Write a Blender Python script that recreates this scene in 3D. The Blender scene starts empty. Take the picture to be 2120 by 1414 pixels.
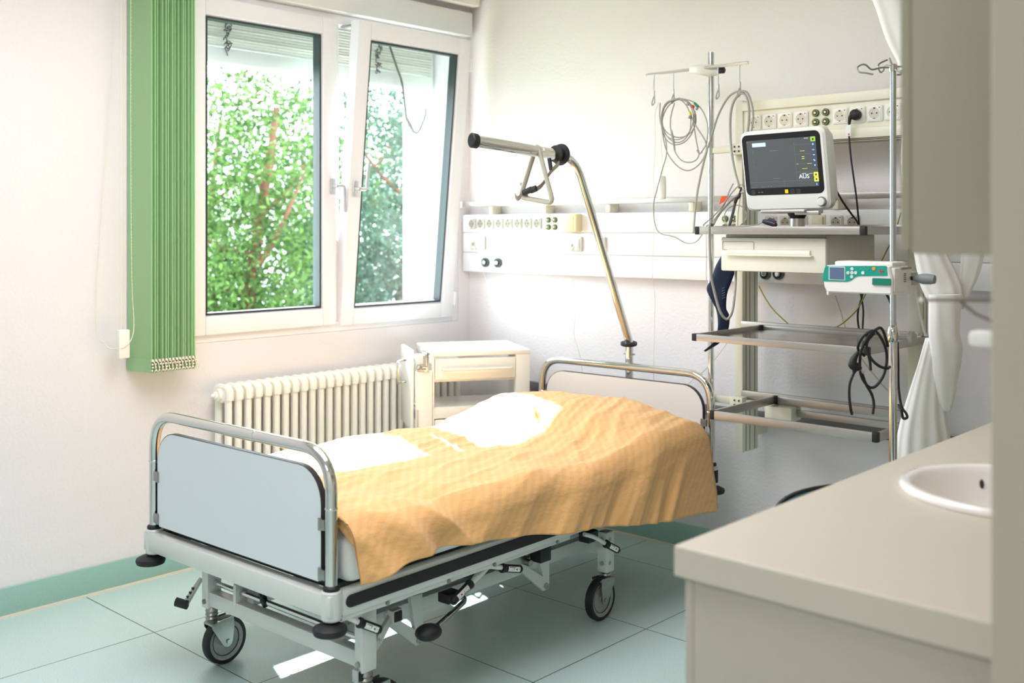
import bpy, bmesh, math, random
from mathutils import Vector, Matrix, noise
R = math.radians
sc = bpy.context.scene
COL = sc.collection
random.seed(7)

# ------------------------------------------------------------------ camera model (used to turn measured image points into room points)
F, CX, CY, YAW, H = 2179.2, 1060.0, 475.25, -0.74793, 1.4
FW = Vector((math.sin(YAW), math.cos(YAW))); RT = Vector((math.cos(YAW), -math.sin(YAW)))
def ray(x): return FW + RT * ((x - CX) / F)
def onD(x, y, d):
    p = ray(x) * d; return Vector((p.x, p.y, H - (y - CY) * d / F))
def onX(x, y, X): return onD(x, y, X / ray(x).x)
def onY(x, y, Y): return onD(x, y, Y / ray(x).y)
def onZ(x, y, Z): return onD(x, y, F * (H - Z) / (y - CY))
def path(pts, Y=None, d=None):
    out = []
    for p in pts:
        if Y is not None: out.append(onY(p[0], p[1], Y + (p[2] if len(p) > 2 else 0)))
        else: out.append(onD(p[0], p[1], d + (p[2] if len(p) > 2 else 0)))
    return out
def zoom(ox, oy, s, pts): return [(ox + p[0] / s, oy + p[1] / s) + tuple(p[2:]) for p in pts]

# ------------------------------------------------------------------ materials
MATS = {}
def srgb(c):
    f = lambda v: v / 12.92 if v <= 0.04045 else ((v + 0.055) / 1.055) ** 2.4
    return tuple(f(v / 255) for v in c) + (1,)
def mat(name, rgb, rough=0.5, metal=0.0, bump=0.0, scale=60, var=0.03, spec=0.5, coat=0, emit=0, aniso=0, trans=0, stretch=None):
    if name in MATS: return MATS[name]
    m = bpy.data.materials.new(name); m.use_nodes = True
    nt = m.node_tree; b = nt.nodes['Principled BSDF']; L = nt.links.new
    c = srgb(rgb)
    tc = nt.nodes.new('ShaderNodeTexCoord'); vec = tc.outputs['Object']
    if stretch:
        mp = nt.nodes.new('ShaderNodeMapping'); mp.inputs['Scale'].default_value = stretch; L(vec, mp.inputs[0]); vec = mp.outputs[0]
    nz = nt.nodes.new('ShaderNodeTexNoise'); nz.inputs['Scale'].default_value = scale; nz.inputs['Detail'].default_value = 3; L(vec, nz.inputs['Vector'])
    mx = nt.nodes.new('ShaderNodeMix'); mx.data_type = 'RGBA'
    mx.inputs[6].default_value = tuple(v * (1 - var) for v in c[:3]) + (1,)
    mx.inputs[7].default_value = tuple(min(1, v * (1 + var)) for v in c[:3]) + (1,)
    L(nz.outputs['Fac'], mx.inputs[0]); L(mx.outputs[2], b.inputs['Base Color'])
    b.inputs['Roughness'].default_value = rough; b.inputs['Metallic'].default_value = metal
    b.inputs['Specular IOR Level'].default_value = spec
    if coat: b.inputs['Coat Weight'].default_value = coat; b.inputs['Coat Roughness'].default_value = 0.08
    if bump:
        bp = nt.nodes.new('ShaderNodeBump'); bp.inputs['Strength'].default_value = bump; bp.inputs['Distance'].default_value = 0.004
        L(nz.outputs['Fac'], bp.inputs['Height']); L(bp.outputs[0], b.inputs['Normal'])
    if emit:
        b.inputs['Emission Color'].default_value = c; b.inputs['Emission Strength'].default_value = emit
    MATS[name] = m
    return m

WALL = mat('wall_paint', (231, 226, 227), 0.75, bump=0.45, scale=85, var=0.015)
CEIL = mat('ceiling_paint', (240, 238, 236), 0.8, bump=0.1, scale=90, var=0.01)
PVC = mat('window_plastic', (238, 237, 242), 0.28, var=0.01)
GASKET = mat('glazing_gasket', (40, 52, 56), 0.5)
CREAM = mat('cream_lacquer', (232, 229, 214), 0.35, var=0.015, coat=0.2)
PANELW = mat('panel_white', (228, 228, 228), 0.35, var=0.01)
PANELC = mat('panel_cream', (230, 226, 208), 0.4, var=0.015)
SOCKET = mat('socket_white', (242, 241, 235), 0.3, var=0.01)
SOCKIN = mat('socket_well', (212, 206, 188), 0.4)
DARK = mat('dark_plastic', (24, 24, 27), 0.45)
BLACK = mat('black_rubber', (20, 20, 24), 0.55, var=0.1)
CHROME = mat('chrome', (214, 214, 212), 0.09, 1.0, var=0.02)
STEEL = mat('brushed_steel', (178, 174, 169), 0.34, 0.75, bump=0.05, scale=30, var=0.06, stretch=(1, 12, 40))
ZINC = mat('galvanised_steel', (160, 162, 158), 0.35, 1.0, bump=0.1, scale=40, var=0.12)
BEDPAINT = mat('bed_enamel', (210, 213, 210), 0.3, var=0.015, coat=0.3)
BEDPANEL = mat('bed_laminate', (214, 222, 227), 0.38, var=0.012)
RADIATOR = mat('radiator_enamel', (243, 241, 233), 0.35, var=0.015)
GREYPL = mat('grey_plastic', (168, 168, 160), 0.45)
CABLE = mat('cable_grey', (156, 154, 147), 0.45)
CABLEW = mat('cable_white', (216, 212, 198), 0.45)
MONWHITE = mat('monitor_white', (232, 232, 228), 0.35, var=0.01)
LAMIN = mat('worktop_laminate', (194, 185, 171), 0.42, var=0.015, bump=0.03, scale=200)
CABLAM = mat('cabinet_laminate', (172, 166, 153), 0.45, var=0.015)
CERAMIC = mat('sanitary_ceramic', (238, 234, 230), 0.08, var=0.01, coat=0.5)
COUPLE = mat('brass', (200, 170, 90), 0.3, 1.0)
GREENYEL = mat('earth_green', (70, 110, 40), 0.5)
YELLOW = mat('earth_yellow', (205, 196, 60), 0.5)
TEAL = mat('pump_teal', (8, 150, 135), 0.4)
ORANGE = mat('button_orange', (240, 150, 40), 0.4)
RED = mat('tag_red', (200, 40, 30), 0.5)
NAVY = mat('cuff_navy', (22, 38, 66), 0.85, bump=0.3, scale=300, var=0.15)
TAGOR = mat('tag_orange', (212, 74, 20), 0.5)
LCD = mat('pump_lcd', (92, 110, 140), 0.2)
GREEN = mat('clip_green', (30, 130, 80), 0.5)
YEL = mat('clip_yellow', (225, 200, 40), 0.5)
STONE = mat('plaster_rough', (236, 236, 238), 0.9, bump=0.8, scale=70, var=0.02)
ALU = mat('aluminium_lamella', (232, 232, 226), 0.4)
LABELW = mat('label_white', (236, 238, 236), 0.5)

def glass_mat(name, tint=(0.94, 0.98, 0.97), refl=0.06):
    m = bpy.data.materials.new(name); m.use_nodes = True; nt = m.node_tree; nt.nodes.clear(); L = nt.links.new
    o = nt.nodes.new('ShaderNodeOutputMaterial'); t = nt.nodes.new('ShaderNodeBsdfTransparent'); g = nt.nodes.new('ShaderNodeBsdfGlossy')
    t.inputs[0].default_value = tint + (1,); g.inputs['Roughness'].default_value = 0.02
    fr = nt.nodes.new('ShaderNodeLayerWeight'); fr.inputs[0].default_value = 0.35
    mp = nt.nodes.new('ShaderNodeMath'); mp.operation = 'MULTIPLY'; mp.inputs[1].default_value = refl * 4; L(fr.outputs['Fresnel'], mp.inputs[0])
    mx = nt.nodes.new('ShaderNodeMixShader'); L(mp.outputs[0], mx.inputs[0]); L(t.outputs[0], mx.inputs[1]); L(g.outputs[0], mx.inputs[2]); L(mx.outputs[0], o.inputs[0])
    MATS[name] = m; return m
GLASS = glass_mat('window_glass')
CABGLASS = glass_mat('cabinet_glass', (0.9, 0.9, 0.88), 0.2)

def floor_mat():
    m = bpy.data.materials.new('linoleum_tiles'); m.use_nodes = True; nt = m.node_tree; b = nt.nodes['Principled BSDF']; L = nt.links.new
    tc = nt.nodes.new('ShaderNodeTexCoord'); sx = nt.nodes.new('ShaderNodeSeparateXYZ'); L(tc.outputs['Object'], sx.inputs[0])
    def M(op, a, bb=None):
        n = nt.nodes.new('ShaderNodeMath'); n.operation = op
        for i, v in enumerate((a, bb)):
            if v is None: continue
            if isinstance(v, (int, float)): n.inputs[i].default_value = v
            else: L(v, n.inputs[i])
        return n.outputs[0]
    def line(ch, off, per):
        a = M('SUBTRACT', ch, off); a = M('DIVIDE', a, per); fr = M('FRACT', a); fr = M('SUBTRACT', fr, 0.5); fr = M('ABSOLUTE', fr); return M('GREATER_THAN', fr, 0.5 - 0.0022 / per)
    ln = M('MAXIMUM', line(sx.outputs[0], -3.40, 0.6175), line(sx.outputs[1], 1.836, 0.594))
    n1 = nt.nodes.new('ShaderNodeTexNoise'); n1.inputs['Scale'].default_value = 260; n1.inputs['Detail'].default_value = 2; L(tc.outputs['Object'], n1.inputs['Vector'])
    r1 = nt.nodes.new('ShaderNodeValToRGB'); r1.color_ramp.elements[0].position = 0.3; r1.color_ramp.elements[1].position = 0.62
    r1.color_ramp.elements[0].color = srgb((172, 200, 196)); r1.color_ramp.elements[1].color = srgb((198, 219, 217)); L(n1.outputs['Fac'], r1.inputs[0])
    mx = nt.nodes.new('ShaderNodeMix'); mx.data_type = 'RGBA'; L(ln, mx.inputs[0]); L(r1.outputs[0], mx.inputs[6]); mx.inputs[7].default_value = srgb((92, 108, 102))
    L(mx.outputs[2], b.inputs['Base Color'])
    n2 = nt.nodes.new('ShaderNodeTexNoise'); n2.inputs['Scale'].default_value = 5; L(tc.outputs['Object'], n2.inputs['Vector'])
    mr = nt.nodes.new('ShaderNodeMapRange'); mr.inputs[3].default_value = 0.26; mr.inputs[4].default_value = 0.36; L(n2.outputs['Fac'], mr.inputs[0]); L(mr.outputs[0], b.inputs['Roughness'])
    return m
FLOOR = floor_mat()
BASEB = mat('linoleum_skirting', (152, 190, 180), 0.4, var=0.14, scale=220)
BEAD = mat('sealant_cream', (226, 216, 198), 0.6)

# ------------------------------------------------------------------ mesh builder
class G:
    def __init__(s, M=None): s.bm = bmesh.new(); s.m = 0; s.M = M
    def _fin(s, verts, faces=None, M=None):
        M2 = M if M is not None else s.M
        if M2 is not None:
            for v in verts: v.co = M2 @ v.co
        return s
    def raw(s, vs, fs, M=None):
        V = [s.bm.verts.new(v) for v in vs]
        for f in fs:
            try:
                fa = s.bm.faces.new([V[i] for i in f]); fa.material_index = s.m
            except ValueError: pass
        return s._fin(V, M=M)
    def box(s, lo, hi, bev=0, M=None, seg=2):
        lo = Vector(lo); hi = Vector(hi)
        lo, hi = Vector(map(min, lo, hi)), Vector(map(max, lo, hi))
        r = bmesh.ops.create_cube(s.bm, size=1)
        vs = r['verts']; c = (lo + hi) / 2; d = hi - lo
        for v in vs: v.co = Vector((v.co.x * d.x, v.co.y * d.y, v.co.z * d.z)) + c
        fs = set(f for v in vs for f in v.link_faces)
        for f in fs: f.material_index = s.m
        if bev > 0:
            bev = min(bev, min(d) * 0.45)
            es = list(set(e for v in vs for e in v.link_edges))
            r2 = bmesh.ops.bevel(s.bm, geom=es, offset=bev, segments=seg, affect='EDGES', profile=0.5)
            vs = list(set([v for v in vs if v.is_valid] + r2['verts']))
            for f in r2['faces']: f.material_index = s.m
        return s._fin(vs, M=M)
    def ring_loft(s, rings, cap=True, closed=False, M=None):
        V = [[s.bm.verts.new(p) for p in r] for r in rings]; n = len(rings[0])
        K = len(V)
        for i in range(K if closed else K - 1):
            a, b = V[i], V[(i + 1) % K]
            for j in range(n):
                f = s.bm.faces.new((a[j], a[(j + 1) % n], b[(j + 1) % n], b[j])); f.material_index = s.m
        if cap and not closed:
            f = s.bm.faces.new(list(reversed(V[0]))); f.material_index = s.m
            f = s.bm.faces.new(V[-1]); f.material_index = s.m
        return s._fin([v for r in V for v in r], M=M)
    def tube(s, pts, r, seg=10, sm=0, closed=False, M=None, flat=None, up=None):
        P = [Vector(p) for p in pts]
        rad = list(r) if isinstance(r, (list, tuple)) else None
        if sm: 
            if rad:
                rr = []
                for i in range(len(P) - 1):
                    for k in range(sm): rr.append(rad[i] + (rad[i + 1] - rad[i]) * k / sm)
                rad = rr + [rad[-1]]
            P = catmull(P, sm, closed)
        n = len(P)
        T = []
        for i in range(n):
            if closed: t = P[(i + 1) % n] - P[i - 1]
            else: t = P[min(i + 1, n - 1)] - P[max(i - 1, 0)]
            T.append(t.normalized() if t.length > 1e-9 else Vector((0, 0, 1)))
        u = Vector(up) if up else (Vector((0, 0, 1)) if abs(T[0].z) < 0.9 else Vector((1, 0, 0)))
        rings = []
        for i in range(n):
            u = (u - T[i] * u.dot(T[i]))
            if u.length < 1e-6: u = T[i].orthogonal()
            u.normalize(); w = T[i].cross(u)
            a = rad[i] if rad else r
            fa = flat if flat else 1.0
            rings.append([P[i] + (u * math.cos(2 * math.pi * k / seg) + w * math.sin(2 * math.pi * k / seg) * fa) * a for k in range(seg)])
        return s.ring_loft(rings, True, closed, M)
    def cyl(s, a, b, r, r2=None, seg=20, M=None):
        return s.tube([a, b], [r, r if r2 is None else r2], seg, M=M)
    def lathe(s, prof, org=(0, 0, 0), ax=(0, 0, 1), seg=28, M=None, cap=True):
        ax = Vector(ax).normalized(); u = ax.orthogonal().normalized(); w = ax.cross(u); o = Vector(org)
        rings = [[o + ax * z + (u * math.cos(2 * math.pi * k / seg) + w * math.sin(2 * math.pi * k / seg)) * max(r, 1e-4) for k in range(seg)] for r, z in prof]
        return s.ring_loft(rings, cap is True, cap == 'closed', M)
    def prism(s, poly, o, ux, uy, depth, bev=0, M=None):
        """2-D outline poly in the plane (o, ux, uy), extruded by depth along ux x uy"""
        o = Vector(o); ux = Vector(ux); uy = Vector(uy); n = ux.cross(uy).normalized()
        A = [o + ux * p[0] + uy * p[1] for p in poly]
        if bev:
            c = Vector((sum(p[0] for p in poly) / len(poly), sum(p[1] for p in poly) / len(poly)))
            w = max(abs(p[0] - c.x) for p in poly); h = max(abs(p[1] - c.y) for p in poly)
            B = [o + ux * (c.x + (p[0] - c.x) * (1 - bev / w)) + uy * (c.y + (p[1] - c.y) * (1 - bev / h)) for p in poly]
            rings = [B, [a + n * bev for a in A], [a + n * (depth - bev) for a in A], [b + n * depth for b in B]]
        else: rings = [A, [a + n * depth for a in A]]
        return s.ring_loft(rings, True, False, M)
    def sphere(s, c, r, sc3=(1, 1, 1), seg=16, M=None):
        k = bmesh.ops.create_uvsphere(s.bm, u_segments=seg, v_segments=max(6, seg // 2), radius=1)
        for v in k['verts']: v.co = Vector((v.co.x * r * sc3[0], v.co.y * r * sc3[1], v.co.z * r * sc3[2])) + Vector(c)
        for f in set(f for v in k['verts'] for f in v.link_faces): f.material_index = s.m
        return s._fin(k['verts'], M=M)

def catmull(P, n, closed=False):
    out = []; K = len(P)
    for i in range(K if closed else K - 1):
        p1, p2 = P[i], P[(i + 1) % K]
        p0 = P[i - 1] if (closed or i > 0) else p1 * 2 - p2
        p3 = P[(i + 2) % K] if (closed or i + 2 < K) else p2 * 2 - p1
        for k in range(n):
            t = k / n
            out.append(0.5 * ((2 * p1) + (p2 - p0) * t + (2 * p0 - 5 * p1 + 4 * p2 - p3) * t * t + (3 * p1 - p0 - 3 * p2 + p3) * t ** 3))
    if not closed: out.append(P[-1])
    return out
def fillet(P, r, n=6):
    """polyline with rounded corners"""
    P = [Vector(p) for p in P]; out = [P[0]]
    for i in range(1, len(P) - 1):
        a = (P[i - 1] - P[i]); b = (P[i + 1] - P[i]); k = min(r, a.length * 0.49, b.length * 0.49)
        a = P[i] + a.normalized() * k; b = P[i] + b.normalized() * k
        for j in range(n + 1):
            t = j / n; out.append(a * (1 - t) ** 2 + P[i] * 2 * t * (1 - t) + b * t * t)
    out.append(P[-1]); return out
def rrect(x0, y0, x1, y1, r, n=5):
    r = min(r, (x1 - x0) * 0.499, (y1 - y0) * 0.499); out = []
    for cx, cy, a0 in ((x1 - r, y0 + r, -90), (x1 - r, y1 - r, 0), (x0 + r, y1 - r, 90), (x0 + r, y0 + r, 180)):
        for k in range(n + 1):
            a = R(a0 + 90 * k / n); out.append((cx + r * math.cos(a), cy + r * math.sin(a)))
    return out

WM = {}                                                                # world matrix of every object made here
def mesh_from(g, name, mats, smooth=35):
    bmesh.ops.recalc_face_normals(g.bm, faces=g.bm.faces[:])
    me = bpy.data.meshes.new(name); g.bm.to_mesh(me); g.bm.free()
    for m in (mats if isinstance(mats, (list, tuple)) else [mats]): me.materials.append(m)
    if smooth:
        for p in me.polygons: p.use_smooth = True
        me.set_sharp_from_angle(angle=R(smooth))
    return me
def thing(name, label, cat, loc=(0, 0, 0), rz=0, group=None):
    o = bpy.data.objects.new(name, None); COL.objects.link(o); o.empty_display_size = 0.05
    o.location = loc; o.rotation_euler = (0, 0, rz); WM[o] = Matrix.Translation(loc) @ Matrix.Rotation(rz, 4, 'Z')
    o['label'] = label; o['category'] = cat
    if group: o['group'] = group
    return o
def part(name, g, mats, parent, label=None, loc=None, local=False, smooth=35):
    """one mesh object under parent; vertices given in world space (default) or in the parent's own frame (local)"""
    if not local and loc is None:
        inv = WM[parent].inverted()
        for v in g.bm.verts: v.co = inv @ v.co
    o = bpy.data.objects.new(name, mesh_from(g, name, mats, smooth)); COL.objects.link(o); o.parent = parent
    WM[o] = WM[parent].copy()
    if loc is not None:
        o.location = loc; WM[o] = WM[parent] @ Matrix.Translation(loc)
    if label: o['label'] = label
    return o
def copy_part(src, parent, loc=None, rot=None):
    o = src.copy(); COL.objects.link(o); o.parent = parent
    if loc is not None: o.location = loc
    if rot is not None: o.rotation_euler = rot
    WM[o] = WM[parent] @ Matrix.Translation(o.location)
    return o
def single(name, g, mats, label, cat, group=None, smooth=35, base=None):
    """a thing that is one mesh, its origin at the foot of it"""
    xs = [v.co for v in g.bm.verts]
    b = Vector(base) if base else Vector(((min(v.x for v in xs) + max(v.x for v in xs)) / 2, (min(v.y for v in xs) + max(v.y for v in xs)) / 2, min(v.z for v in xs)))
    for v in g.bm.verts: v.co = v.co - b
    o = bpy.data.objects.new(name, mesh_from(g, name, mats, smooth)); COL.objects.link(o); o.location = b
    WM[o] = Matrix.Translation(b)
    o['label'] = label; o['category'] = cat
    if group: o['group'] = group
    return o
def struct(name, g, mats, label, smooth=35):
    o = bpy.data.objects.new(name, mesh_from(g, name, mats, smooth)); COL.objects.link(o); WM[o] = Matrix()
    o['kind'] = 'structure'; o['label'] = label; o['category'] = name.split('_')[0]
    return o
def text_mesh(txt, size, org, ux, uy, depth=0.0004):
    cu = bpy.data.curves.new('txt', 'FONT'); cu.body = txt; cu.size = size; cu.extrude = depth; cu.align_x = 'CENTER'; cu.align_y = 'CENTER'
    ob = bpy.data.objects.new('txt', cu); COL.objects.link(ob)
    bpy.context.view_layer.update()
    me = bpy.data.meshes.new_from_object(ob.evaluated_get(bpy.context.evaluated_depsgraph_get()))
    COL.objects.unlink(ob); bpy.data.objects.remove(ob)
    ux = Vector(ux); uy = Vector(uy); n = ux.cross(uy); o = Vector(org)
    vs = [o + ux * v.co.x + uy * v.co.y + n * v.co.z for v in me.vertices]; fs = [tuple(p.vertices) for p in me.polygons]
    bpy.data.meshes.remove(me); return vs, fs
# ------------------------------------------------------------------ room shell
XL, YB, ZC, XR = -3.94, 3.92, 2.62, 0.55
WT = 0.40                                                               # thickness of the outer wall
WY0, WY1, WZ0, WZ1 = 2.24, 3.835, 0.925, 2.405                            # window opening
g = G(); g.box((XL - WT, -2.6, -0.05), (XR + 0.2, YB + 0.15, 0)); struct('floor', g, FLOOR, 'pale green speckled linoleum tile floor')
g = G()
g.box((XL - WT, -2.6, 0), (XL, WY0, ZC)); g.box((XL - WT, WY1, 0), (XL, YB + 0.15, ZC)); g.box((XL - WT, WY0, 0), (XL, WY1, WZ0)); g.box((XL - WT, WY0, WZ1), (XL, WY1, ZC))
struct('wall_left', g, WALL, 'white textured window wall on the left')
g = G(); g.box((XL, YB, 0), (XR, YB + 0.15, ZC)); struct('wall_back', g, WALL, 'white textured wall behind the bed and monitor')
g = G(); g.box((XL - WT, -2.6, ZC), (XR + 0.2, YB + 0.15, ZC + 0.1)); struct('ceiling', g, CEIL, 'white ceiling')
g = G(); g.box((-0.36, 1.43, 0), (XR, YB, ZC)); g.box((-0.437, 1.31, 0), (XR, 1.43, ZC), 0.006); struct('wall_right', g, mat('wall_grey_beige', (172, 164, 148), 0.6, bump=0.05, scale=120, var=0.015), 'grey beige wall end at the right edge of the view')
# skirting of the floor material, with a cream joint at its foot
g = G(); g.box((XL, -2.6, 0), (XL + 0.012, YB, 0.105), 0.003); struct('baseboard_left', g, BASEB, 'green speckled skirting under the window wall')
g = G(); g.box((XL, YB - 0.012, 0), (-0.36, YB, 0.105), 0.003); struct('baseboard_back', g, BASEB, 'green speckled skirting along the back wall')
g = G(); g.box((XL + 0.012, -2.6, 0), (XL + 0.026, YB - 0.012, 0.006)); struct('trim_1', g, BEAD, 'cream joint between left skirting and floor')
g = G(); g.box((XL + 0.012, YB - 0.026, 0), (-0.36, YB - 0.012, 0.006)); struct('trim_2', g, BEAD, 'cream joint between back skirting and floor')
# dark guard rail low on the back wall
g = G(); g.box((XL + 0.3, YB - 0.022, 0.60), (-0.36, YB, 0.645), 0.004); struct('trim_3', g, mat('guard_rail', (112, 108, 106), 0.5), 'dark grey guard strip low on the back wall')
# shallow lintel band above the window with a bright soffit
g = G(); g.box((XL, WY0 - 0.02, 2.408), (XL + 0.05, WY1 + 0.055, 2.53), 0.004); struct('trim_4', g, PANELW, 'white lintel board above the window')

# ------------------------------------------------------------------ window: fixed frame, a closed sash and a tilted sash
win = thing('window_1', 'white plastic window with its right sash tilted inward', 'window', (XL, 3.03, WZ0)); win['kind'] = 'structure'
xf0, xf1 = XL - 0.065, XL - 0.002
g = G()
def frame(g, y0, y1, z0, z1, w, x0, x1, M=None, b=0.004, wt=None, wb=None):
    wt = wt or w; wb = wb or w
    g.box((x0, y0, z0), (x1, y0 + w, z1), b, M); g.box((x0, y1 - w, z0), (x1, y1, z1), b, M)
    g.box((x0, y0 + w, z0), (x1, y1 - w, z0 + wb), b, M); g.box((x0, y0 + w, z1 - wt), (x1, y1 - w, z1), b, M)
frame(g, WY0, WY1, WZ0, WZ1, 0.045, xf0, xf1)
g.box((xf0, 3.022, WZ0 + 0.045), (xf1 - 0.005, 3.062, WZ1 - 0.045), 0.003)
part('frame', g, PVC, win)
g = G(); g.box((XL - WT - 0.03, WY0, WZ0 - 0.02), (XL - 0.066, WY1, WZ0 + 0.005), 0.003)
part('sill', g, PVC, win)
def sash(y0, y1, z0, z1, tilt, hy, hrot):
    sx0, sx1 = XL - 0.045, XL + 0.018
    M = Matrix.Translation((sx0, 0, z0)) @ Matrix.Rotation(tilt, 4, 'Y') @ Matrix.Translation((-sx0, 0, -z0))
    g = G(M); frame(g, y0, y1, z0, z1, 0.076, sx0, sx1, b=0.006, wt=0.078, wb=0.078)
    frame(g, y0 + 0.068, y1 - 0.068, z0 + 0.07, z1 - 0.07, 0.016, sx0 + 0.012, sx1 - 0.014, b=0.003)
    s = part('sash', g, PVC, win)
    gy0, gy1, gz0, gz1 = y0 + 0.08, y1 - 0.08, z0 + 0.082, z1 - 0.082
    g = G(M); frame(g, gy0, gy1, gz0, gz1, 0.009, sx0 + 0.002, sx1 - 0.011, b=0); part('gasket', g, GASKET, s)
    g = G(M); g.box((XL - 0.017, gy0, gz0), (XL - 0.011, gy1, gz1)); part('glass', g, GLASS, s)
    g = G(M); xh = sx1; zh = 1.60
    g.box((xh, hy - 0.014, zh - 0.035), (xh + 0.010, hy + 0.014, zh + 0.035), 0.004)
    g.cyl((xh + 0.008, hy, zh), (xh + 0.045, hy, zh), 0.009)
    e = -0.12 if hrot else 0.12
    g.tube(fillet([(xh + 0.042, hy, zh), (xh + 0.05, hy + 0.03, zh), (xh + 0.05, hy + 0.034, zh + e)], 0.012), 0.0085, 10)
    part('handle', g, mat('handle_silver', (205, 207, 210), 0.3, 0.6), s)
    g = G(M)
    for zz in (z0 + 0.06, z1 - 0.16):
        g.box((sx1 - 0.01, y1 - 0.002, zz), (sx1 + 0.012, y1 + 0.012, zz + 0.07), 0.003)
    if tilt: part('hinge', g, PVC, s)
    else: g.bm.free()
sash(2.275, 3.03, 0.958, 2.378, 0, 3.005, True)
sash(3.052, 3.775, 0.955, 2.372, R(5.7), 3.085, False)
# tilt arm at the top
g = G(); g.box((XL - 0.03, 3.09, 2.352), (XL + 0.095, 3.115, 2.358)); part('tilt_arm', g, ZINC, win)

# outer reveal plaster
g = G(); g.box((XL - WT - 0.02, WY1 - 0.012, WZ0 - 0.1), (XL - 0.07, WY1 + 0.05, WZ1 + 0.2)); g.box((XL - WT - 0.02, WY0 - 0.05, WZ0), (XL - 0.07, WY0 + 0.012, WZ1)); struct('trim_5', g, STONE, 'rough white plaster reveal outside the window')

# external venetian blind, drawn up
eb = thing('external_blind', 'raised grey external venetian blind behind the window glass', 'blind', (XL - 0.2, 3.03, 2.1))
xb = XL - 0.20
g = G()
for k in range(13):
    z = 2.215 + 0.0135 * k; t = 0.003 * ((k * 7) % 3 - 1)
    g.box((xb - 0.04 + t, WY0 + 0.03, z), (xb + 0.04 + t, WY1 - 0.035, z + 0.0035), 0)
    g.cyl((xb + 0.04 + t, WY0 + 0.03, z + 0.004), (xb + 0.04 + t, WY1 - 0.035, z + 0.004), 0.0035, seg=8)
part('slat_stack', g, ALU, eb)
g = G(); g.box((xb - 0.045, WY0 + 0.03, 2.132), (xb + 0.045, WY1 - 0.035, 2.205), 0.01); part('bottom_rail', g, mat('rail_white', (240, 242, 244), 0.4), eb)
g = G(); g.box((xb - 0.06, WY0 + 0.012, 2.395), (xb + 0.06, WY1 - 0.014, 2.47), 0.004); part('head_box', g, mat('blind_headbox', (120, 122, 124), 0.5), eb)
for y in (WY0 + 0.012, WY1 - 0.034):
    g = G(); g.box((xb - 0.025, y, WZ0 + 0.005), (xb + 0.025, y + 0.02, 2.40), 0.002); part('guide_rail', g, mat('rail_white', (226, 229, 232), 0.4), eb)
for y in (2.56, 3.42):
    random.seed(int(y * 100)); P = []
    for k in range(44): P.append((xb + 0.055 + random.uniform(-0.01, 0.01), y + random.uniform(-0.022, 0.022), 2.33 - 0.145 * k / 43 + random.uniform(-0.016, 0.016)))
    g = G(); g.tube(P, 0.0022, 6, sm=4); part('ladder_cord', g, mat('cord_grey', (88, 86, 88), 0.8), eb, 'tangled grey ladder cord')
# loose cable with a connector behind the right pane
ob = thing('cable', 'grey cable with a plug hanging behind the tilted window pane', 'cable', onX(850, 265, XL - 0.12))
g = G(); g.tube([onX(x, y, XL - 0.12) for x, y in zoom(640, 0, 4.4194, [(760, 410), (800, 500)])] if False else [onX(x, y, XL - 0.12) for x, y in ((806, 92), (820, 135), (832, 170), (838, 215), (841, 243))], 0.0055, 8, sm=6)
g.tube([onX(x, y, XL - 0.12) for x, y in ((856, 272), (864, 275), (872, 262), (880, 240), (882, 225))], 0.0045, 8, sm=6); part('wire', g, mat('wire_dark', (58, 58, 62), 0.8), ob)
g = G(); g.tube([onX(x, y, XL - 0.12) for x, y in ((841, 243), (848, 258), (857, 275))], [0.007, 0.011, 0.006], 10); part('connector', g, mat('connector_grey', (110, 112, 116), 0.6), ob)

# ------------------------------------------------------------------ vertical blind, drawn to the left
vb = thing('vertical_blind', 'green vertical blind drawn into a stack at the window edge', 'blind', (XL + 0.07, 2.13, 0.84))
BLIND = bpy.data.materials.new('blind_fabric'); BLIND.use_nodes = True
nt = BLIND.node_tree; b = nt.nodes['Principled BSDF']; b.inputs['Base Color'].default_value = srgb((188, 226, 178)); b.inputs['Roughness'].default_value = 0.85
nz = nt.nodes.new('ShaderNodeTexNoise'); nz.inputs['Scale'].default_value = 220; tcn = nt.nodes.new('ShaderNodeTexCoord'); nt.links.new(tcn.outputs['Object'], nz.inputs['Vector'])
rp = nt.nodes.new('ShaderNodeValToRGB'); rp.color_ramp.elements[0].color = srgb((184, 222, 172)); rp.color_ramp.elements[1].color = srgb((196, 230, 186)); nt.links.new(nz.outputs['Fac'], rp.inputs[0]); nt.links.new(rp.outputs[0], b.inputs['Base Color'])
tr = nt.nodes.new('ShaderNodeBsdfTranslucent'); nt.links.new(rp.outputs[0], tr.inputs[0]); ms = nt.nodes.new('ShaderNodeMixShader'); ms.inputs[0].default_value = 0.42
nt.links.new(b.outputs[0], ms.inputs[1]); nt.links.new(tr.outputs[0], ms.inputs[2]); nt.links.new(ms.outputs[0], nt.nodes['Material Output'].inputs[0])
SL0, SL1, NS = 2.034, 2.222, 14
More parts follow.
